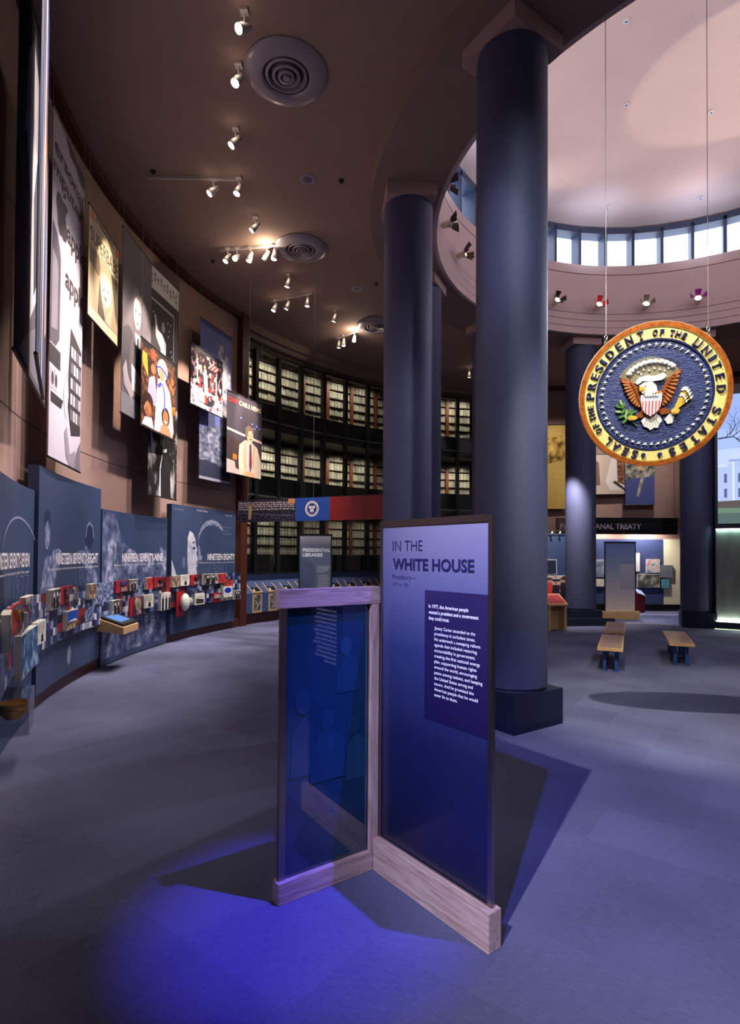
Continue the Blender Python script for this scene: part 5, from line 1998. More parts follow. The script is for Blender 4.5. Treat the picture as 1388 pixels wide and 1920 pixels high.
# round diffusers
dl = ['largest round ceiling diffuser, near the top of the picture', 'second round ceiling diffuser beside the bright lamp cluster', 'third round ceiling diffuser, half hidden by the second column']
d0 = empty('ceiling_diffuser', (0, 0, 0))
o = MB()
o.lathe([(0.60, 0.0), (0.60, -0.02), (0.56, -0.055), (0.45, -0.085), (0.36, -0.08), (0.33, -0.05), (0.36, -0.001)], DIFFW, None, 56)
o.build('outer_ring', d0, smooth=True)
for (r1, z1) in ((0.30, -0.055), (0.20, -0.065), (0.115, -0.075)):
    o = MB()
    o.lathe([(r1, 0.0), (r1 + 0.005, z1), (r1 - 0.03, z1 - 0.012), (r1 - 0.045, z1 + 0.01), (r1 - 0.05, -0.001)], DIFFW, None, 48)
    o.build('cone_ring', d0, smooth=True)
o = MB()
o.lathe([(0.0, -0.09), (0.05, -0.088), (0.055, -0.06), (0.0, -0.06)], DIFFW, None, 24)
o.build('centre_cap', d0, smooth=True)
o = MB()
o.lathe([(0.34, -0.003), (0.0, -0.003)], BLACK, None, 40)
o.build('throat', d0)
for k, (x, y) in enumerate([(-1.26, 8.04), (-1.62, 12.71), (0.15, 17.02)]):
    c = d0 if k == 0 else copy_tree(d0)
    c.location = (x, y, ZC)
    tag(c, dl[k], 'air diffuser', 'round ceiling diffusers')
# speakers and sprinklers
for k, (x, y) in enumerate([(-1.21, 10.35), (-0.39, 14.65)]):
    r = empty('ceiling_speaker', (x, y, ZC), label=['round pale ceiling speaker right of the lamp pair', 'round pale ceiling speaker near the second column'][k], cat='ceiling speaker', group='round ceiling speakers')
    o = MB()
    o.lathe([(0.15, -0.001), (0.145, -0.012), (0.09, -0.014)], M('speaker_rim', (150, 140, 160), 0.5), Matrix.Translation((x, y, ZC)), 30)
    o.build('rim', r)
    o = MB()
    o.lathe([(0.09, -0.014), (0.0, -0.016)], M('speaker_mesh', (96, 92, 116), 0.6), Matrix.Translation((x, y, ZC)), 30)
    o.build('grille', r)
sl_ = ['small dark sprinkler near the curved wall trim', 'small dark sprinkler right of the ceiling speaker', 'small dark sprinkler left of the bright lamp cluster', 'small dark sprinkler beside the second column', 'small dark sprinkler left of the row of three lamps']
for k, (x, y) in enumerate([(-4.02, 10.16), (-0.58, 10.38), (-3.81, 13.3), (0.12, 14.38), (-2.87, 15.94)]):
    o = MB()
    o.lathe([(0.0, -0.05), (0.03, -0.05), (0.03, -0.04), (0.012, -0.035), (0.012, -0.015), (0.05, -0.012), (0.05, -0.001)], BLACK, Matrix.Translation((x, y, ZC)), 14)
    o.build('sprinkler', label=sl_[k], cat='sprinkler', group='ceiling sprinklers')
dd = ['highest small fixture in the dome, left of the seal wire', 'small dome fixture in the middle, between the two seal wires', 'small dome fixture right of both seal wires', 'lowest left small dome fixture close above the windows', 'lowest right small dome fixture close above the windows']
for k, (rr, a) in enumerate([(2.07, 169.5), (2.64, 114.8), (2.78, 68.1), (5.4, 93.1), (5.4, 66.4)]):
    p = pol(rr, a, 0)
    z = 12.0 + 1.15 * sin(pi / 2 * (1 - rr / 6.6)) - 0.003
    o = MB()
    o.lathe([(0.07, 0.0), (0.065, -0.02), (0.03, -0.025), (0.028, -0.005)], M('fixture_white', (226, 220, 226), 0.4), Matrix.Translation((p.x, p.y, z)), 18)
    o.lathe([(0.028, -0.006), (0.0, -0.006)], M('fixture_dark', (40, 36, 90), 0.4), Matrix.Translation((p.x, p.y, z)), 16)
    o.build('dome_fixture', label=dd[k], cat='ceiling fixture', group='small fixtures in the dome')

# theatre lamps with barn doors on the rotunda ring
BARND = M('barn_door_black', (20, 18, 20), 0.5, 0.4)
tl = {0: ('theatre lamp with red barn doors on the rotunda ring', (190, 40, 44)), 1: ('theatre lamp with grey barn doors on the rotunda ring, left of the seal top', (110, 100, 96)), 2: ('theatre lamp with purple barn doors on the rotunda ring above the seal', (130, 20, 140)),
      -1: ('theatre lamp with black barn doors just right of the nearest column', (30, 26, 28)), -4: ('lowest theatre lamp on the left side of the rotunda ring', (50, 20, 18)), -5: ('middle theatre lamp on the left side of the rotunda ring', (20, 18, 20)), -6: ('topmost theatre lamp on the left of the rotunda ring, half behind the oculus edge', (26, 20, 18))}
for k in (-1, 0, 1, 2, -4, -5, -6):
    a = 94.4 - 13.85 * k
    lab, colr = tl[k]
    base = pol(5.90, a, 9.52)
    inn = (Vector((CX, CY, 9.52)) - base).normalized()
    r = empty('theatre_lamp', base, label=lab, cat='theatre lamp', group='theatre lamps with barn doors on the rotunda ring')
    c = base + inn * 0.20 + Vector((0, 0, 0.02))
    dv = (inn + Vector((0, 0, 0.35))).normalized() if k >= -1 else (inn * 0.9 + Vector((0, 0, 0.1))).normalized()
    Q4 = Matrix.Translation(c) @ dv.to_track_quat('Z', 'Y').to_matrix().to_4x4()
    o = MB()
    o.tube(base + inn * 0.005, c, 0.015, STEEL)
    o.build('arm', r)
    o = MB()
    o.lathe([(0.0, -0.17), (0.05, -0.17), (0.07, -0.13), (0.08, 0.02), (0.10, 0.04), (0.10, 0.06), (0.085, 0.06), (0.06, -0.05), (0.0, -0.06)], M('lamp_chrome', (210, 200, 180), 0.25, 0.8), Q4, 20)
    o.build('can', r, smooth=True)
    o = MB()
    o.lathe([(0.0, 0.03), (0.08, 0.03), (0.08, 0.035), (0.0, 0.035)], glow('theatre_lens', (255, 236, 190), 9.0), Q4, 18)
    o.build('lens', r)
    dm = M('barn_%d' % k, colr, 0.45, 0.3)
    for j in range(4):
        Rj = Q4 @ Matrix.Rotation(pi / 2 * j, 4, 'Z')
        o = MB()
        v = [(-0.06, 0.10, 0.06), (0.06, 0.10, 0.06), (0.09, 0.20, 0.20), (-0.09, 0.20, 0.20)]
        v2 = [(x, y + 0.006, z - 0.004) for x, y, z in v]
        o.add([Rj @ Vector(q) for q in v + v2], [(0, 1, 2, 3), (7, 6, 5, 4), (0, 4, 5, 1), (1, 5, 6, 2), (2, 6, 7, 3), (3, 7, 4, 0)], dm)
        o.build('barn_door', r)
    light('SPOT', base + inn * 0.08 + Vector((0, 0, 0.0)), base + Vector((0, 0, -0.9)) + inn * -0.05, 5, (1.0, 0.86, 0.6), 0.02, 120, 0.9, 'lamp_spill_light')

# ================================================================== THE HANGING SEAL
SR = 0.752
SC = Vector((3.039, 6.0, 3.828))
yw, pt_ = -0.2552, 0.2243
SU = Vector((cos(yw), sin(yw), 0))
sn_ = Vector((sin(yw), -cos(yw), 0))
SWv = Vector((0, 0, 1)) * cos(pt_) + sn_ * sin(pt_)
SN = sn_ * cos(pt_) - Vector((0, 0, 1)) * sin(pt_)


def SP(x, y, off=0.0):
    return SC + SU * (x * SR) + SWv * (y * SR) + SN * off


seal = empty('hanging_seal', (SC.x, SC.y, SC.z - SR), label='large round carved presidential seal with eagle, hanging on two wires', cat='seal')


def ringpts(r, n=96, a0=0, a1=2 * pi):
    return [(r * cos(a0 + (a1 - a0) * i / n), r * sin(a0 + (a1 - a0) * i / n)) for i in range(n)]


def ring(o, r0, r1, z0, z1, mt, n=96):
    vs = []
    for i in range(n):
        a = 2 * pi * i / n
        for (r_, z_) in ((r0, z0), (r0, z1), (r1, z1), (r1, z0)):
            vs.append(SP(r_ * cos(a), r_ * sin(a), z_))
    fs = []
    for i in range(n):
        k = (i + 1) % n
        for j in range(4):
            l = (j + 1) % 4
            fs.append((4 * i + j, 4 * i + l, 4 * k + l, 4 * k + j))
    o.add(vs, fs, mt)


SWOOD = wood_mat('seal_rim_wood', (120, 58, 18), (176, 96, 36), (14, 14, 14), 0.4)
o = MB()
ring(o, 0.938, 1.0, -0.03, 0.02, SWOOD)
o.build('wood_rim', seal)
o = MB()
ring(o, 0.995, 1.006, -0.032, 0.008, M('seal_edge_cream', (226, 206, 160), 0.5))
o.build('edge_band', seal)
o = MB()
ring(o, 0.768, 0.940, -0.028, 0.012, M('seal_gold_field', (246, 226, 142), 0.45, noise=0.10, nscale=14, bump=0.3, bscale=30))
ring(o, 0.925, 0.940, 0.012, 0.018, M('seal_gold_line', (176, 136, 50), 0.4))
lr = o.build('letter_ring', seal, label='pale gold ring behind the lettering')
o = MB()
o.prism(ringpts(0.772), SP, -0.028, 0.006, M('seal_blue_field', (34, 50, 104), 0.35, noise=0.25, nscale=10, bump=0.9, bscale=26, stretch=(1, 1, 5)))
ring(o, 0.752, 0.776, 0.0, 0.016, M('seal_blue_line', (30, 40, 84), 0.35))
o.build('blue_field', seal, label='carved navy blue centre field')
# lettering, each letter at its own angle, clockwise from the top
LET = [('S', 195.1, 1), ('E', 204.4, 1), ('A', 214.6, 1), ('L', 224.1, 1), ('O', 237.6, 0), ('F', 243.6, 0), ('T', 251, 0), ('H', 256.3, 0), ('E', 261.8, 0),
       ('P', 273.1, 1), ('R', 282.7, 1), ('E', 291.9, 1), ('S', 299.8, 1), ('I', 306.6, 1), ('D', 315.6, 1), ('E', 325.6, 1), ('N', 335.4, 1), ('T', 345.9, 1),
       ('O', 358.6, 0), ('F', 4.6, 0), ('T', 13.4, 0), ('H', 18.9, 0), ('E', 24.6, 0),
       ('U', 38.1, 1), ('N', 48.8, 1), ('I', 57.6, 1), ('T', 65.6, 1), ('E', 76.3, 1), ('D', 87.4, 1), ('S', 107.2, 1), ('T', 117.4, 1), ('A', 128.4, 1), ('T', 138.9, 1), ('E', 150.4, 1), ('S', 161.0, 1)]
LB_ = M('seal_letter_blue', (36, 44, 92), 0.4)
LGD = M('seal_letter_shadow_gold', (150, 116, 44), 0.4)
ADV = {'I': 0.035, 'E': 0.070, 'F': 0.07, 'L': 0.07, 'S': 0.078, 'T': 0.082}
for ch, a, big in LET:
    hh = 0.112 if big else 0.078
    ww = ADV.get(ch, 0.090) * (1.0 if big else 0.68)
    th = radians(90 - a)
    cx_, cy_ = 0.853 * cos(th), 0.853 * sin(th)
    rot = -a
    ux, uy = cos(radians(rot)), sin(radians(rot))

    def LP(x, y, off=0.0, cx_=cx_, cy_=cy_, ux=ux, uy=uy):
        return SP(cx_ + x * ux - y * uy, cy_ + x * uy + y * ux, off)
    o = MB()
    o.text(LP, ch, -ww / 2, -hh / 2, hh, LB_, w=ww, bold=0.0, ext=0.016, off=0.010)
    o.text(LP, ch, -ww / 2 - 0.006, -hh / 2 - 0.006, hh * 1.03, LGD, w=ww * 1.08, bold=0.015, ext=0.006, off=0.0105)
    # serifs
    if ch in 'TEFLIHNUPRDA':
        o.prism([(-ww * .62, -hh / 2), (-ww * .62 + ww * .5, -hh / 2), (-ww * .62 + ww * .5, -hh / 2 + .010), (-ww * .62, -hh / 2 + .010)] if ch != 'T' else [(-ww * .28, -hh / 2), (ww * .28, -hh / 2), (ww * .28, -hh / 2 + .010), (-ww * .28, -hh / 2 + .010)], LP, 0.010, 0.026, LB_)
    o.build('letter', seal)
o = MB()
for a in (172.0, 187.0):
    th = radians(90 - a)
    cx_, cy_ = 0.85 * cos(th), 0.85 * sin(th)
    o.prism([(cx_ + 0.036 * cos(th + q), cy_ + 0.036 * sin(th + q)) for q in (0, 2.1, pi, 4.2)], SP, 0.012, 0.028, LB_)
o.build('diamond', seal)
# fifty stars
STARM = M('seal_star_silver', (232, 230, 222), 0.35)
for i in range(50):
    a = 2 * pi * (i + 0.5) / 50
    cx_, cy_ = 0.690 * cos(a), 0.690 * sin(a)
    pts = []
    for j in range(10):
        rr = 0.038 if j % 2 == 0 else 0.016
        q = a + pi * j / 5
        pts.append((cx_ + rr * cos(q), cy_ + rr * sin(q)))
    o = MB()
    vs = [SP(x, y, 0.008) for x, y in pts] + [SP(cx_, cy_, 0.028)]
    o.add(vs, [(j, (j + 1) % 10, 10) for j in range(10)] + [tuple(range(9, -1, -1))], STARM)
    o.build('star', seal)
shield = [(-0.18, 0.009), (-0.145, 0.019), (-0.047, -0.009), (0.032, 0.008), (0.097, 0.032), (0.099, -0.073), (0.08, -0.173), (0.027, -0.247), (-0.043, -0.291), (-0.118, -0.239), (-0.162, -0.159), (-0.179, -0.055)]
head = [(-0.206, 0.142), (-0.136, 0.188), (-0.04, 0.19), (0.018, 0.135), (0.038, 0.041), (-0.064, 0.014), (-0.128, 0.006), (-0.17, 0.046)]
beak = [(-0.21, 0.117), (-0.166, 0.131), (-0.13, 0.111), (-0.13, 0.044), (-0.153, 0.028), (-0.148, 0.087), (-0.195, 0.065)]
wingL = [(-0.457, 0.261), (-0.396, 0.248), (-0.298, 0.207), (-0.222, 0.134), (-0.202, 0.048), (-0.174, -0.056), (-0.145, -0.177), (-0.218, -0.156), (-0.286, -0.092), (-0.347, 0.023), (-0.392, 0.137), (-0.427, 0.199)]
wingR = [(0.341, 0.345), (0.283, 0.316), (0.194, 0.24), (0.135, 0.161), (0.1, 0.062), (0.102, -0.073), (0.072, -0.173), (0.15, -0.152), (0.226, -0.08), (0.267, 0.035), (0.292, 0.15), (0.317, 0.264)]
fan = [(-0.446, 0.285), (-0.378, 0.399), (-0.26, 0.482), (-0.087, 0.526), (0.086, 0.532), (0.228, 0.485), (0.337, 0.411), (0.283, 0.333), (0.178, 0.241), (0.09, 0.114), (-0.198, 0.133), (-0.298, 0.224)]
scroll = [(-0.256, 0.188), (-0.203, 0.26), (-0.108, 0.282), (0.004, 0.27), (0.112, 0.304), (0.154, 0.251), (0.093, 0.205), (-0.041, 0.193), (-0.153, 0.206), (-0.223, 0.16)]
tail = [(-0.1, -0.283), (-0.154, -0.349), (-0.118, -0.429), (-0.068, -0.449), (-0.026, -0.486), (0.021, -0.453), (0.072, -0.456), (0.086, -0.405), (0.121, -0.364), (0.094, -0.294), (0.027, -0.247), (-0.042, -0.303)]
legL = [(-0.237, -0.301), (-0.206, -0.251), (-0.144, -0.203), (-0.093, -0.258), (-0.147, -0.306)]
legR = [(0.066, -0.224), (0.096, -0.183), (0.16, -0.186), (0.234, -0.233), (0.188, -0.265), (0.109, -0.277)]
clawL = [(-0.34, -0.305), (-0.296, -0.264), (-0.23, -0.276), (-0.204, -0.312), (-0.26, -0.34), (-0.318, -0.332)]
clawR = [(0.226, -0.233), (0.279, -0.193), (0.343, -0.214), (0.329, -0.256), (0.284, -0.287), (0.244, -0.276)]
arrows = [(0.152, -0.348), (0.195, -0.41), (0.258, -0.397), (0.298, -0.254), (0.402, -0.158), (0.459, -0.061), (0.447, 0.023), (0.399, 0.051), (0.348, -0.021), (0.306, -0.119), (0.248, -0.209)]
leaves = [(-0.434, -0.074), (-0.473, -0.124), (-0.399, -0.119), (-0.462, -0.202), (-0.396, -0.197), (-0.418, -0.274), (-0.354, -0.226), (-0.306, -0.208), (-0.268, -0.222), (-0.36, -0.286), (-0.375, -0.341), (-0.312, -0.271)]
clouds = [(-0.335, 0.328), (-0.304, 0.368), (-0.257, 0.406), (-0.202, 0.436), (-0.14, 0.459), (-0.069, 0.472), (0.002, 0.473), (0.073, 0.464), (0.137, 0.446), (0.193, 0.419), (0.225, 0.395)]
SWH = M('seal_white', (224, 224, 220), 0.4)
SBR = M('seal_brown', (140, 74, 32), 0.4, noise=0.12, nscale=20)
SBR2 = M('seal_brown_light', (186, 116, 66), 0.4)
SYE = M('seal_yellow', (222, 184, 76), 0.4)
SGD = M('seal_glory_gold', (186, 176, 140), 0.45)
SRED = M('seal_red', (206, 74, 44), 0.45)
# glory fan of thin rays, behind the head
o = MB()
o.prism(fan, SP, 0.0, 0.008, M('seal_fan_blue', (48, 54, 84), 0.45))
fc = (-0.06, 0.02)
for i in range(46):
    a = radians(146 - 104 * i / 45.0)
    r0, r1 = 0.26, 0.515 - 0.03 * abs(i - 22) / 22
    w_ = 0.0042
    dx, dy = cos(a), sin(a)
    o.prism([(fc[0] + dx * r0 - dy * w_ * .7, fc[1] + dy * r0 + dx * w_ * .7), (fc[0] + dx * r1 - dy * w_, fc[1] + dy * r1 + dx * w_), (fc[0] + dx * r1 + dy * w_, fc[1] + dy * r1 - dx * w_), (fc[0] + dx * r0 + dy * w_ * .7, fc[1] + dy * r0 - dx * w_ * .7)], SP, 0.008, 0.013, SGD)
o.build('glory_fan', seal, label='fan of thin gold rays')
o = MB()
for i, (x, y) in enumerate(clouds):
    o.lathe([(sin(pi * j / 12), cos(pi * j / 12)) for j in range(7)], SWH, Matrix.Translation(SP(x, y - 0.012, 0.008)) @ Matrix((SU, SWv, SN)).transposed().to_4x4() @ Matrix.Diagonal((0.034, 0.030, 0.024, 1)), 14)
o.build('cloud_arc', seal, smooth=True, label='white puffs of cloud')
o = MB()
for (x, y) in ((-.22, .33), (-.15, .36), (-.08, .345), (-.01, .37), (.06, .35), (.12, .33), (-.18, .30), (.17, .36)):
    o.prism([(x + (0.022 if j % 2 == 0 else 0.009) * cos(pi / 2 + pi * j / 5), y + (0.022 if j % 2 == 0 else 0.009) * sin(pi / 2 + pi * j / 5)) for j in range(10)], SP, 0.012, 0.020, SWH)
o.build('small_stars', seal)
o = MB()
o.prism(scroll, SP, 0.008, 0.026, SWH)
o.build('scroll', seal, label='white ribbon')


def wing(nm, outl, side):
    o = MB()
    o.prism(outl, SP, 0.004, 0.020, SBR)
    # raised feathers fanning from the shoulder
    if side < 0:
        tips = [(-0.44, 0.22), (-0.42, 0.17), (-0.405, 0.12), (-0.385, 0.07), (-0.36, 0.02), (-0.335, -0.03), (-0.305, -0.07), (-0.27, -0.105), (-0.235, -0.135), (-0.195, -0.155)]
        root = [(-0.30, 0.19), (-0.28, 0.165), (-0.262, 0.14), (-0.25, 0.112), (-0.238, 0.085), (-0.228, 0.055), (-0.22, 0.025), (-0.208, -0.01), (-0.195, -0.045), (-0.178, -0.075)]
    else:
        tips = [(0.325, 0.31), (0.315, 0.25), (0.305, 0.19), (0.295, 0.13), (0.282, 0.07), (0.262, 0.01), (0.235, -0.045), (0.205, -0.085), (0.165, -0.12), (0.125, -0.145)]
        root = [(0.24, 0.26), (0.215, 0.225), (0.195, 0.19), (0.175, 0.155), (0.158, 0.118), (0.143, 0.08), (0.13, 0.04), (0.12, 0.0), (0.112, -0.04), (0.105, -0.085)]
    for (tx, ty), (rx, ry) in zip(tips, root):
        dx, dy = tx - rx, ty - ry
        L = hypot(dx, dy)
        nx, ny = -dy / L * 0.014, dx / L * 0.014
        o.prism([(rx + nx, ry + ny), (rx - nx, ry - ny), (tx - dx * .15 - nx, ty - dy * .15 - ny), (tx, ty), (tx - dx * .15 + nx, ty - dy * .15 + ny)], SP, 0.018, 0.031, SBR2)
    for (tx, ty), (rx, ry) in zip(tips, root):
        x, y = rx * .9 + tx * .1, ry * .9 + ty * .1
        o.prism([(x + 0.017 * cos(q), y + 0.014 * sin(q)) for q in [2 * pi * j / 8 for j in range(8)]], SP, 0.018, 0.038, SBR)
    o.build(nm, seal)


wing('wing', wingL, -1)
wing('wing', wingR, 1)
o = MB()
o.prism(tail, SP, 0.004, 0.024, SWH)
for i in range(6):
    x = -0.12 + 0.042 * i
    o.prism([(-0.03 + (x + .02) * .25, -0.29), (x - 0.002, -0.44 + abs(i - 2.5) * .012), (x + 0.002, -0.44 + abs(i - 2.5) * .012)], SP, 0.024, 0.027, SGD)
o.build('tail', seal, label='white tail feathers')
for nm, pts in (('leg', legL), ('leg', legR)):
    o = MB()
    o.prism(pts, SP, 0.006, 0.03, SBR)
    o.build(nm, seal)
for nm, pts in (('claw', clawL), ('claw', clawR)):
    o = MB()
    o.prism(pts, SP, 0.006, 0.036, SYE)
    cxm = sum(p[0] for p in pts) / len(pts)
    cym = sum(p[1] for p in pts) / len(pts)
    for q in range(3):
        o.prism([(cxm - .04 + .03 * q + 0.012 * cos(t), cym + 0.03 * sin(t)) for t in [2 * pi * j / 8 for j in range(8)]], SP, 0.03, 0.046, SYE)
    o.build(nm, seal)
o = MB()
GL1, GL2 = M('seal_leaf', (84, 130, 62), 0.4), M('seal_leaf_light', (146, 176, 110), 0.4)
for i, (x, y) in enumerate(leaves):
    an = [110, 150, 70, 170, 60, 200, 80, 60, 20, 130, 230, 30][i]
    c_, s_ = cos(radians(an)), sin(radians(an))
    pts = [(x + 0.044 * cos(t) * c_ - 0.018 * sin(t) * s_, y + 0.044 * cos(t) * s_ + 0.018 * sin(t) * c_) for t in [2 * pi * j / 10 for j in range(10)]]
    o.prism(pts, SP, 0.006, 0.024 + 0.001 * i, GL1 if i % 3 else GL2)
o.prism([(-0.268, -0.334), (-0.2, -0.416), (-0.216, -0.424), (-0.285, -0.34)], SP, 0.006, 0.022, GL1)
o.prism([(-0.43, -0.12), (-0.30, -0.29), (-0.315, -0.30), (-0.44, -0.13)], SP, 0.006, 0.018, GL1)
o.build('olive_branch', seal, label='green olive branch')
o = MB()
o.prism([(0.152, -0.348), (0.195, -0.41), (0.258, -0.397), (0.29, -0.25), (0.25, -0.21)], SP, 0.006, 0.024, SWH)
for i in range(7):
    t = i / 6.0
    x1, y1 = 0.36 + 0.10 * t, 0.04 - 0.11 * t + 0.05 * sin(pi * t)
    dx, dy = x1 - 0.27, y1 + 0.23
    L = hypot(dx, dy)
    nx, ny = -dy / L * .008, dx / L * .008
    o.prism([(0.27 + nx, -0.23 + ny), (0.27 - nx, -0.23 - ny), (x1 - nx, y1 - ny), (x1 + nx, y1 + ny)], SP, 0.010, 0.028 + .001 * i, SYE)
    o.prism([(x1 - nx * 2.6, y1 - ny * 2.6), (x1 + dx / L * .055, y1 + dy / L * .055), (x1 + nx * 2.6, y1 + ny * 2.6)], SP, 0.010, 0.036 + .001 * i, SWH)
    xm, ym = x1 - dx * .28, y1 - dy * .28
    o.prism([(xm - nx * 2.2, ym - ny * 2.2), (xm + dx / L * .04, ym + dy / L * .04), (xm + nx * 2.2, ym + ny * 2.2)], SP, 0.010, 0.034 + .001 * i, SWH)
o.build('arrow_bundle', seal, label='bundle of pale arrows')
o = MB()
o.prism([(-.17, .03), (-.12, .06), (-.05, .03), (.03, .06), (.09, .06), (.10, -.05), (-.19, -.05)], SP, 0.01, 0.028, SBR2)
o.prism([(-.14, -.24), (-.04, -.33), (.07, -.23)], SP, 0.01, 0.03, SBR2)
o.build('body', seal)
o = MB()
o.prism(shield, SP, 0.02, 0.046, M('seal_shield_pale', (206, 210, 222), 0.3))
for i, x in enumerate((-.152, -.108, -.064, -.020, .024, .066)):
    yb = -0.05 - (0.235 - 5.0 * (x + 0.043) ** 2 * 1.0 - 0.0) * 0.95
    o.prism([(x - .0065, yb), (x + .0065, yb), (x + .0065, -0.078), (x - .0065, -0.078)], SP, 0.046, 0.0485, SRED)
o.build('shield', seal, label='pale shield with red stripes')
o = MB()
o.prism(head, SP, 0.02, 0.05, SWH)
for q in range(5):
    o.prism([(-.13 + .035 * q, .0), (-.11 + .035 * q, -.022), (-.09 + .035 * q, .0), (-.11 + .035 * q, .03)], SP, 0.03, 0.052, SWH)
o.ell(SP, -.125, .128, .010, .009, BLACK, 0.051, 10)
hd = o.build('head', seal, label='white eagle head')
o = MB()
o.prism(beak, SP, 0.02, 0.056, SYE)
o.build('beak', seal)
# hooks and wires up to the ring beam
for (x, tx, ty) in ((-0.655, 2.50, 6.0), (0.655, 3.49, 6.0)):
    y = (1 - x * x) ** 0.5
    p = SP(x, y, -0.01)
    o = MB()
    for q in range(3):
        c = p + Vector((0, 0, 0.01 + 0.032 * q))
        T = Matrix.Translation(c) @ Matrix.Rotation(pi / 2 * (q % 2), 4, 'Z') @ Matrix.Rotation(pi / 2, 4, 'X')
        o.lathe([(0.016 + 0.005 * cos(t), 0.005 * sin(t)) for t in [2 * pi * j / 8 for j in range(9)]], WIREM, T, 16)
    o.build('hook', seal, smooth=True)
    o = MB()
    o.tube(p + Vector((0, 0, 0.09)), (p.x, p.y, ZS - 0.001), 0.0035, WIREM, 6)
    o.build('hanging_wire', seal)

# ================================================================== LIT WALL AND SCREEN, RIGHT EDGE
RWL = 6.08
r = empty('screen_wall', pol(RWL, 56, 0), label='dark curved exhibit wall at the right edge with a large screen above a softly lit grey panel', cat='exhibit wall')
o = MB()
DKB = M('screen_wall_dark_blue', (22, 28, 52), 0.5)
o.arc(RWL, RWL + 0.45, 62.4, 48, 0.0, 0.10, DKB, 1)
o.arc(RWL + 0.1, RWL + 0.45, 62.45, 48, 0.10, 7.05, DKB, 1)
o.arc(RWL - 0.01, RWL + 0.12, 62.45, 48, 2.91, 3.05, DKB, 1)
o.arc(RWL - 0.01, RWL + 0.12, 62.45, 61.75, 2.91, 7.05, DKB, 1)
o.arc(RWL - 0.01, RWL + 0.12, 62.45, 48, 6.78, 7.05, M('screen_head_brown', (52, 34, 30), 0.5), 1)
o.arc(RWL - 0.01, RWL + 0.12, 62.45, 48, 0.10, 0.215, DKB, 1)
o.build('housing', r)
o = MB()
LITP = photo('woven_grey_panel', [(116, 124, 122), (128, 134, 132), (138, 144, 140)], 1.6, stretch=(3, 3, .6))
o.arc(RWL + 0.06, RWL + 0.10, 62.2, 48, 0.215, 2.91, LITP, 1)
o.build('woven_panel', r, label='grey green woven panel, lit along its edges')
o = MB()
o.arc(RWL + 0.0, RWL + 0.03, 62.2, 48, 0.225, 0.250, glow('tube_light_warm', (236, 250, 226), 40.0), 1)
o.build('tube_light', r)
o = MB()
o.arc(RWL + 0.0, RWL + 0.03, 62.2, 48, 2.88, 2.90, glow('tube_light_green', (190, 236, 214), 26.0), 1)
o.build('tube_light', r)
o = MB()
o.arc(RWL - 0.02, RWL + 0.02, 62.6, 48, 0.005, 0.02, glow('tube_floor', (236, 246, 206), 1.5), 1)
o.build('floor_tube_light', r)
# the screen shows a white mansion under a blue sky
sc_ = MB()
sc_.arc(RWL + 0.04, RWL + 0.09, 61.75, 48, 3.05, 6.78, glow('screen_sky', (150, 172, 232), 0.85), 1)
scr = sc_.build('screen', r)
XS = cylS(RWL + 0.04, 61.75)
t = MB()


def G(c, s=0.8):
    return glow('screen_%d_%d_%d' % c, c, s)


t.decal(XS, [(0, 5.0), (1.5, 5.0), (1.5, 5.7), (0, 5.8)], G((166, 188, 240)), .002, .3)
t.decal(XS, [(0, 4.4), (1.5, 4.4), (1.5, 5.25), (0, 5.2)], G((190, 206, 246)), .003, .3)
t.decal(XS, [(0, 3.70), (1.5, 3.70), (1.5, 4.90), (0.5, 4.86), (0.22, 4.74), (0, 4.74)], G((176, 192, 232)), .005, .3)
t.decal(XS, [(0, 4.70), (0.24, 4.70), (0.24, 4.76), (0, 4.76)], G((206, 216, 244)), .007)
t.decal(XS, [(0.24, 4.95), (0.55, 5.12), (1.5, 5.12), (1.5, 4.88), (0.26, 4.88)], G((196, 208, 240)), .007, .3)
t.decal(XS, [(0.28, 4.83), (1.5, 4.83), (1.5, 4.90), (0.28, 4.90)], G((150, 168, 214)), .008, .3)
for (x, z) in ((0.16, 4.25), (0.16, 3.82), (0.50, 4.25), (0.50, 3.82)):
    t.decal(XS, [(x, z - .02), (x + .07, z - .02), (x + .07, z + .24), (x, z + .24)], G((84, 100, 146)), .009)
for x in (0.36, 0.62, 0.84):
    t.decal(XS, [(x, 3.72), (x + .05, 3.72), (x + .05, 4.83), (x, 4.83)], G((214, 224, 248)), .010)
t.decal(XS, [(0, 3.52), (1.5, 3.48), (1.5, 3.70), (0.8, 3.72), (0, 3.70)], G((92, 84, 84)), .011, .3)
t.decal(XS, [(0, 3.05), (1.5, 3.05), (1.5, 3.50), (0, 3.53)], G((84, 108, 104)), .011, .3)
t.decal(XS, [(0, 3.36), (1.5, 3.34), (1.5, 3.46), (0, 3.50)], G((108, 134, 116)), .012, .3)
BRN_ = G((62, 62, 90), 0.6)


def twig(x, z, a, L, w, d):
    if d == 0 or L < 0.04:
        return
    x2, z2 = x + L * cos(a), z + L * sin(a)
    nx, nz = -sin(a) * w, cos(a) * w
    t.decal(XS, [(x - nx, z - nz), (x2 - nx * .7, z2 - nz * .7), (x2 + nx * .7, z2 + nz * .7), (x + nx, z + nz)], BRN_, .013 + .0003 * d)
    rr = random.Random(int((x * 731 + z * 977 + d * 31) * 100))
    for s_ in (-1, 1):
        twig(x2, z2, a + s_ * (0.25 + 0.5 * rr.random()), L * (0.62 + .2 * rr.random()), w * .62, d - 1)
    twig(x + (x2 - x) * .5, z + (z2 - z) * .5, a + 0.8, L * .5, w * .5, d - 2)


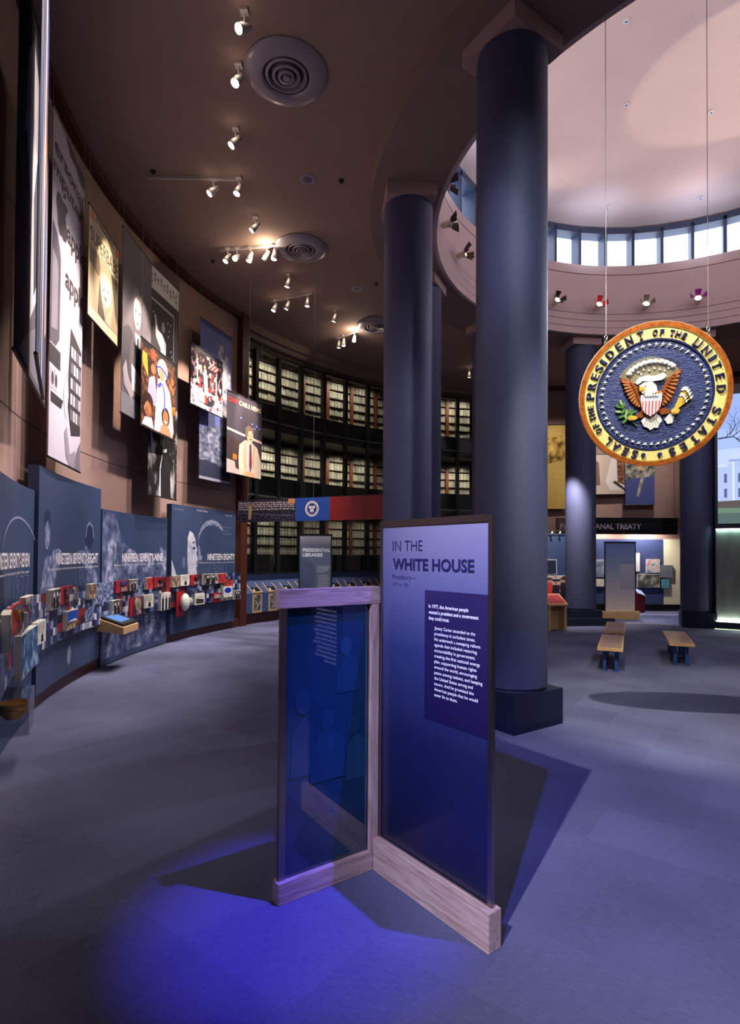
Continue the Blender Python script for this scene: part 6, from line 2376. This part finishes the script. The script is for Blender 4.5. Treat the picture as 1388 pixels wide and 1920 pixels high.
t_keep = t
twig(0.02, 5.52, 0.1, 0.35, 0.022, 6)
twig(0.30, 5.60, 1.1, 0.30, 0.014, 5)
twig(0.45, 5.5, -0.9, 0.30, 0.012, 5)
t.build('screen_picture', scr, label='white mansion, bare branches and lawn')

# ================================================================== GALLERY BEHIND THE FAR COLUMNS
YB = 21.5
NAVYW = M('gallery_navy', (50, 62, 104), 0.6, noise=0.05)
b = MB()
b.box(7.2, YB, 0.0, 12.2, YB + 0.25, 3.55, WALLB)
b.build('wall_gallery', kind='structure')
b = MB()
b.box(7.2, YB - 0.01, 0.001, 12.2, YB, 0.245, BLACK)
b.build('baseboard_gallery', kind='structure')
o = MB()
o.box(7.6, YB - 0.05, 0.26, 11.22, YB - 0.001, 2.74, NAVYW)
gw = o.build('gallery_panel', label='navy backing panel behind the small framed pictures in the far gallery', cat='exhibit panel')
o = MB()
o.box(11.23, YB - 0.04, 0.26, 12.1, YB - 0.001, 2.75, M('cream_panel', (232, 224, 190), 0.6))
o.build('gallery_panel', label='tall cream panel right of the navy panel in the far gallery', cat='exhibit panel')
r = empty('overhead_sign', (9.4, 20.5, 2.9), label='black overhead sign lettered PANAMA CANAL TREATY, left part hidden by the far column', cat='sign')
o = MB()
o.box(7.3, 20.5, 2.9, 11.25, 20.75, 3.5, BLACK)
sg = o.build('sign_board', r)
o = MB()
o.box(7.3, 20.49, 3.24, 11.25, 20.5, 3.26, M('sign_seam', (60, 54, 60), 0.5))
o.build('trim_line', r)
SG = planeS((0, 20.5, 0), (1, 0, 0), (0, -1, 0))
o = MB()
o.text(SG, 'PANAMA CANAL TREATY', 6.95, 3.085, 0.19, M('sign_letter', (238, 232, 238), 0.5), w=2.97, bold=0.03, off=0.006)
o.build('sign_lettering', r, label='pale capital lettering')
for x in (7.35, 11.2):
    o = MB()
    o.box(x - 0.03, 20.6, 3.5, x + 0.03, 20.66, ZC - 0.001, DKMET) if False else o.tube((x, 20.62, 3.5), (x, 20.62, ZC - 0.001), 0.008, DKMET, 6)
    o.build('hanging_rod', r)


def picture(x0, x1, z0, z1, mt, lab, y=YB - 0.05, th=0.05, frame=None, name='framed_picture'):
    o = MB()
    o.box(x0, y - th, z0, x1, y - 0.001, z1, frame or WHITEP)
    rr = o.build(name, label=lab, cat='picture', group='pictures in the far gallery')
    if mt:
        q = MB()
        e = 0.015
        q.box(x0 + e, y - th - 0.004, z0 + e, x1 - e, y - th - 0.0005, z1 - e, mt)
        q.build('print', rr)
    return rr


picture(10.10, 10.30, 1.50, 2.22, ink(214, 212, 216), 'white upright picture just right of the far title stand')
picture(10.55, 11.07, 1.46, 1.98, photo('boat_photo', [(60, 90, 120), (190, 190, 190), (190, 60, 44)], 4.5), 'square picture of a white and red boat in the far gallery')
picture(10.20, 11.06, 0.90, 1.42, photo('harbour_photo', [(30, 34, 38), (90, 94, 88), (190, 184, 160)], 3.5), 'wide harbour picture below the boat picture in the far gallery')
picture(11.10, 11.56, 1.28, 1.76, None, 'plain grey plate overlapping the cream panel', frame=ink(110, 116, 122))
picture(11.10, 11.43, 0.86, 1.24, photo('teal_sea', [(70, 130, 150), (110, 170, 184)], 5), 'small teal sea picture under the grey plate', frame=DKMET)
picture(8.55, 9.0, 1.28, 1.95, photo('grey_cloud_photo', [(70, 80, 110), (120, 128, 150), (180, 180, 190)], 3), 'grey blue picture left of the far title stand')
picture(8.45, 9.0, 0.92, 1.22, photo('cream_print', [(206, 200, 176), (226, 222, 204), (120, 116, 100)], 4), 'cream picture low at the left of the far title stand')
# red pedestal
r = empty('reading_pedestal', (10.07, 20.95, 0), label='dark red reading pedestal with a tilted pale top, right of the far title stand', cat='pedestal')
RDP = M('pedestal_red', (120, 20, 30), 0.4)
o = MB()
o.add([(9.93, 20.8, 0), (10.2, 20.8, 0), (10.2, 21.1, 0), (9.93, 21.1, 0), (9.93, 20.8, 0.72), (10.2, 20.8, 0.60), (10.2, 21.1, 0.78), (9.93, 21.1, 0.90)], [(0, 1, 5, 4), (1, 2, 6, 5), (2, 3, 7, 6), (3, 0, 4, 7), (4, 5, 6, 7), (3, 2, 1, 0)], RDP)
o.build('pedestal_body', r)
o = MB()
o.add([(9.91, 20.78, 0.74), (10.22, 20.78, 0.62), (10.22, 21.12, 0.80), (9.91, 21.12, 0.92)], [(0, 1, 2, 3)], ink(150, 170, 206))
o.build('top_plate', r)

# navy exhibit wall left of the far left column
r = empty('exhibit_screen', (5.6, 18.05, 0), label='navy exhibit wall with pictures between the nearest column and the far left column', cat='exhibit wall')
o = MB()
o.box(4.6, 18.0, 0.0, 6.50, 18.2, 2.80, M('exhibit_navy', (40, 58, 92), 0.55, noise=0.08))
o.build('wall_board', r)
picture(5.60, 5.98, 1.50, 1.97, ink(26, 34, 56), 'small portrait in a dark coat on the navy exhibit wall', y=18.0)
prt = bpy.context.scene.objects[-1] if False else None
rr = picture(5.10, 6.44, 0.66, 1.46, photo('people_photo', [(24, 20, 20), (120, 60, 50), (196, 180, 176), (70, 76, 110)], 4.0), 'large colour picture of people in hats on the navy exhibit wall', y=18.0)
o = MB()
XP = planeS((0, 17.945, 0), (1, 0, 0), (0, -1, 0))
for (x, z, q) in ((5.95, 1.24, .1), (6.2, 1.30, .09), (5.75, 1.3, .08)):
    o.ell(XP, x, z, q * .6, q * .8, ink(170, 120, 96), .002, 14)
    o.ell(XP, x, z + q * .7, q * 1.3, q * .35, ink(44, 36, 36), .004, 14)
    o.decal(XP, [(x - q * 1.4, .68), (x + q * 1.4, .68), (x + q, z - q * .8), (x - q, z - q * .8)], ink(30, 28, 40) if q > .085 else ink(190, 60, 50), .003)
o.build('figures_print', rr)
r = empty('lamp_bar', (5.85, 17.88, 2.83), label='short horizontal bar of small lamps above the navy exhibit wall', cat='lamp bar')
o = MB()
o.tube((5.2, 17.88, 2.90), (6.45, 17.88, 2.90), 0.015, DKMET)
o.tube((5.5, 17.88, 2.9), (5.5, 18.05, 2.78), 0.012, DKMET)
o.tube((6.4, 17.88, 2.9), (6.4, 18.05, 2.78), 0.012, DKMET)
o.build('bar', r)
for x in (5.67, 5.92, 6.27):
    o = MB()
    o.lathe([(0.0, 0.05), (0.025, 0.04), (0.035, -0.03), (0.0, -0.032)], DKMET, Matrix.Translation((x + 0.12, 17.85, 2.85)), 14)
    o.build('lamp_head', r)
    o = MB()
    o.lathe([(0.028, -0.033), (0.0, -0.034)], lens, Matrix.Translation((x + 0.12, 17.85, 2.85)), 14)
    o.lathe([(0.0, -0.02), (0.02, 0.0), (0.0, 0.02)], lens, Matrix.Translation((x + 0.12, 17.81, 2.84)), 12)
    o.build('lens', r)
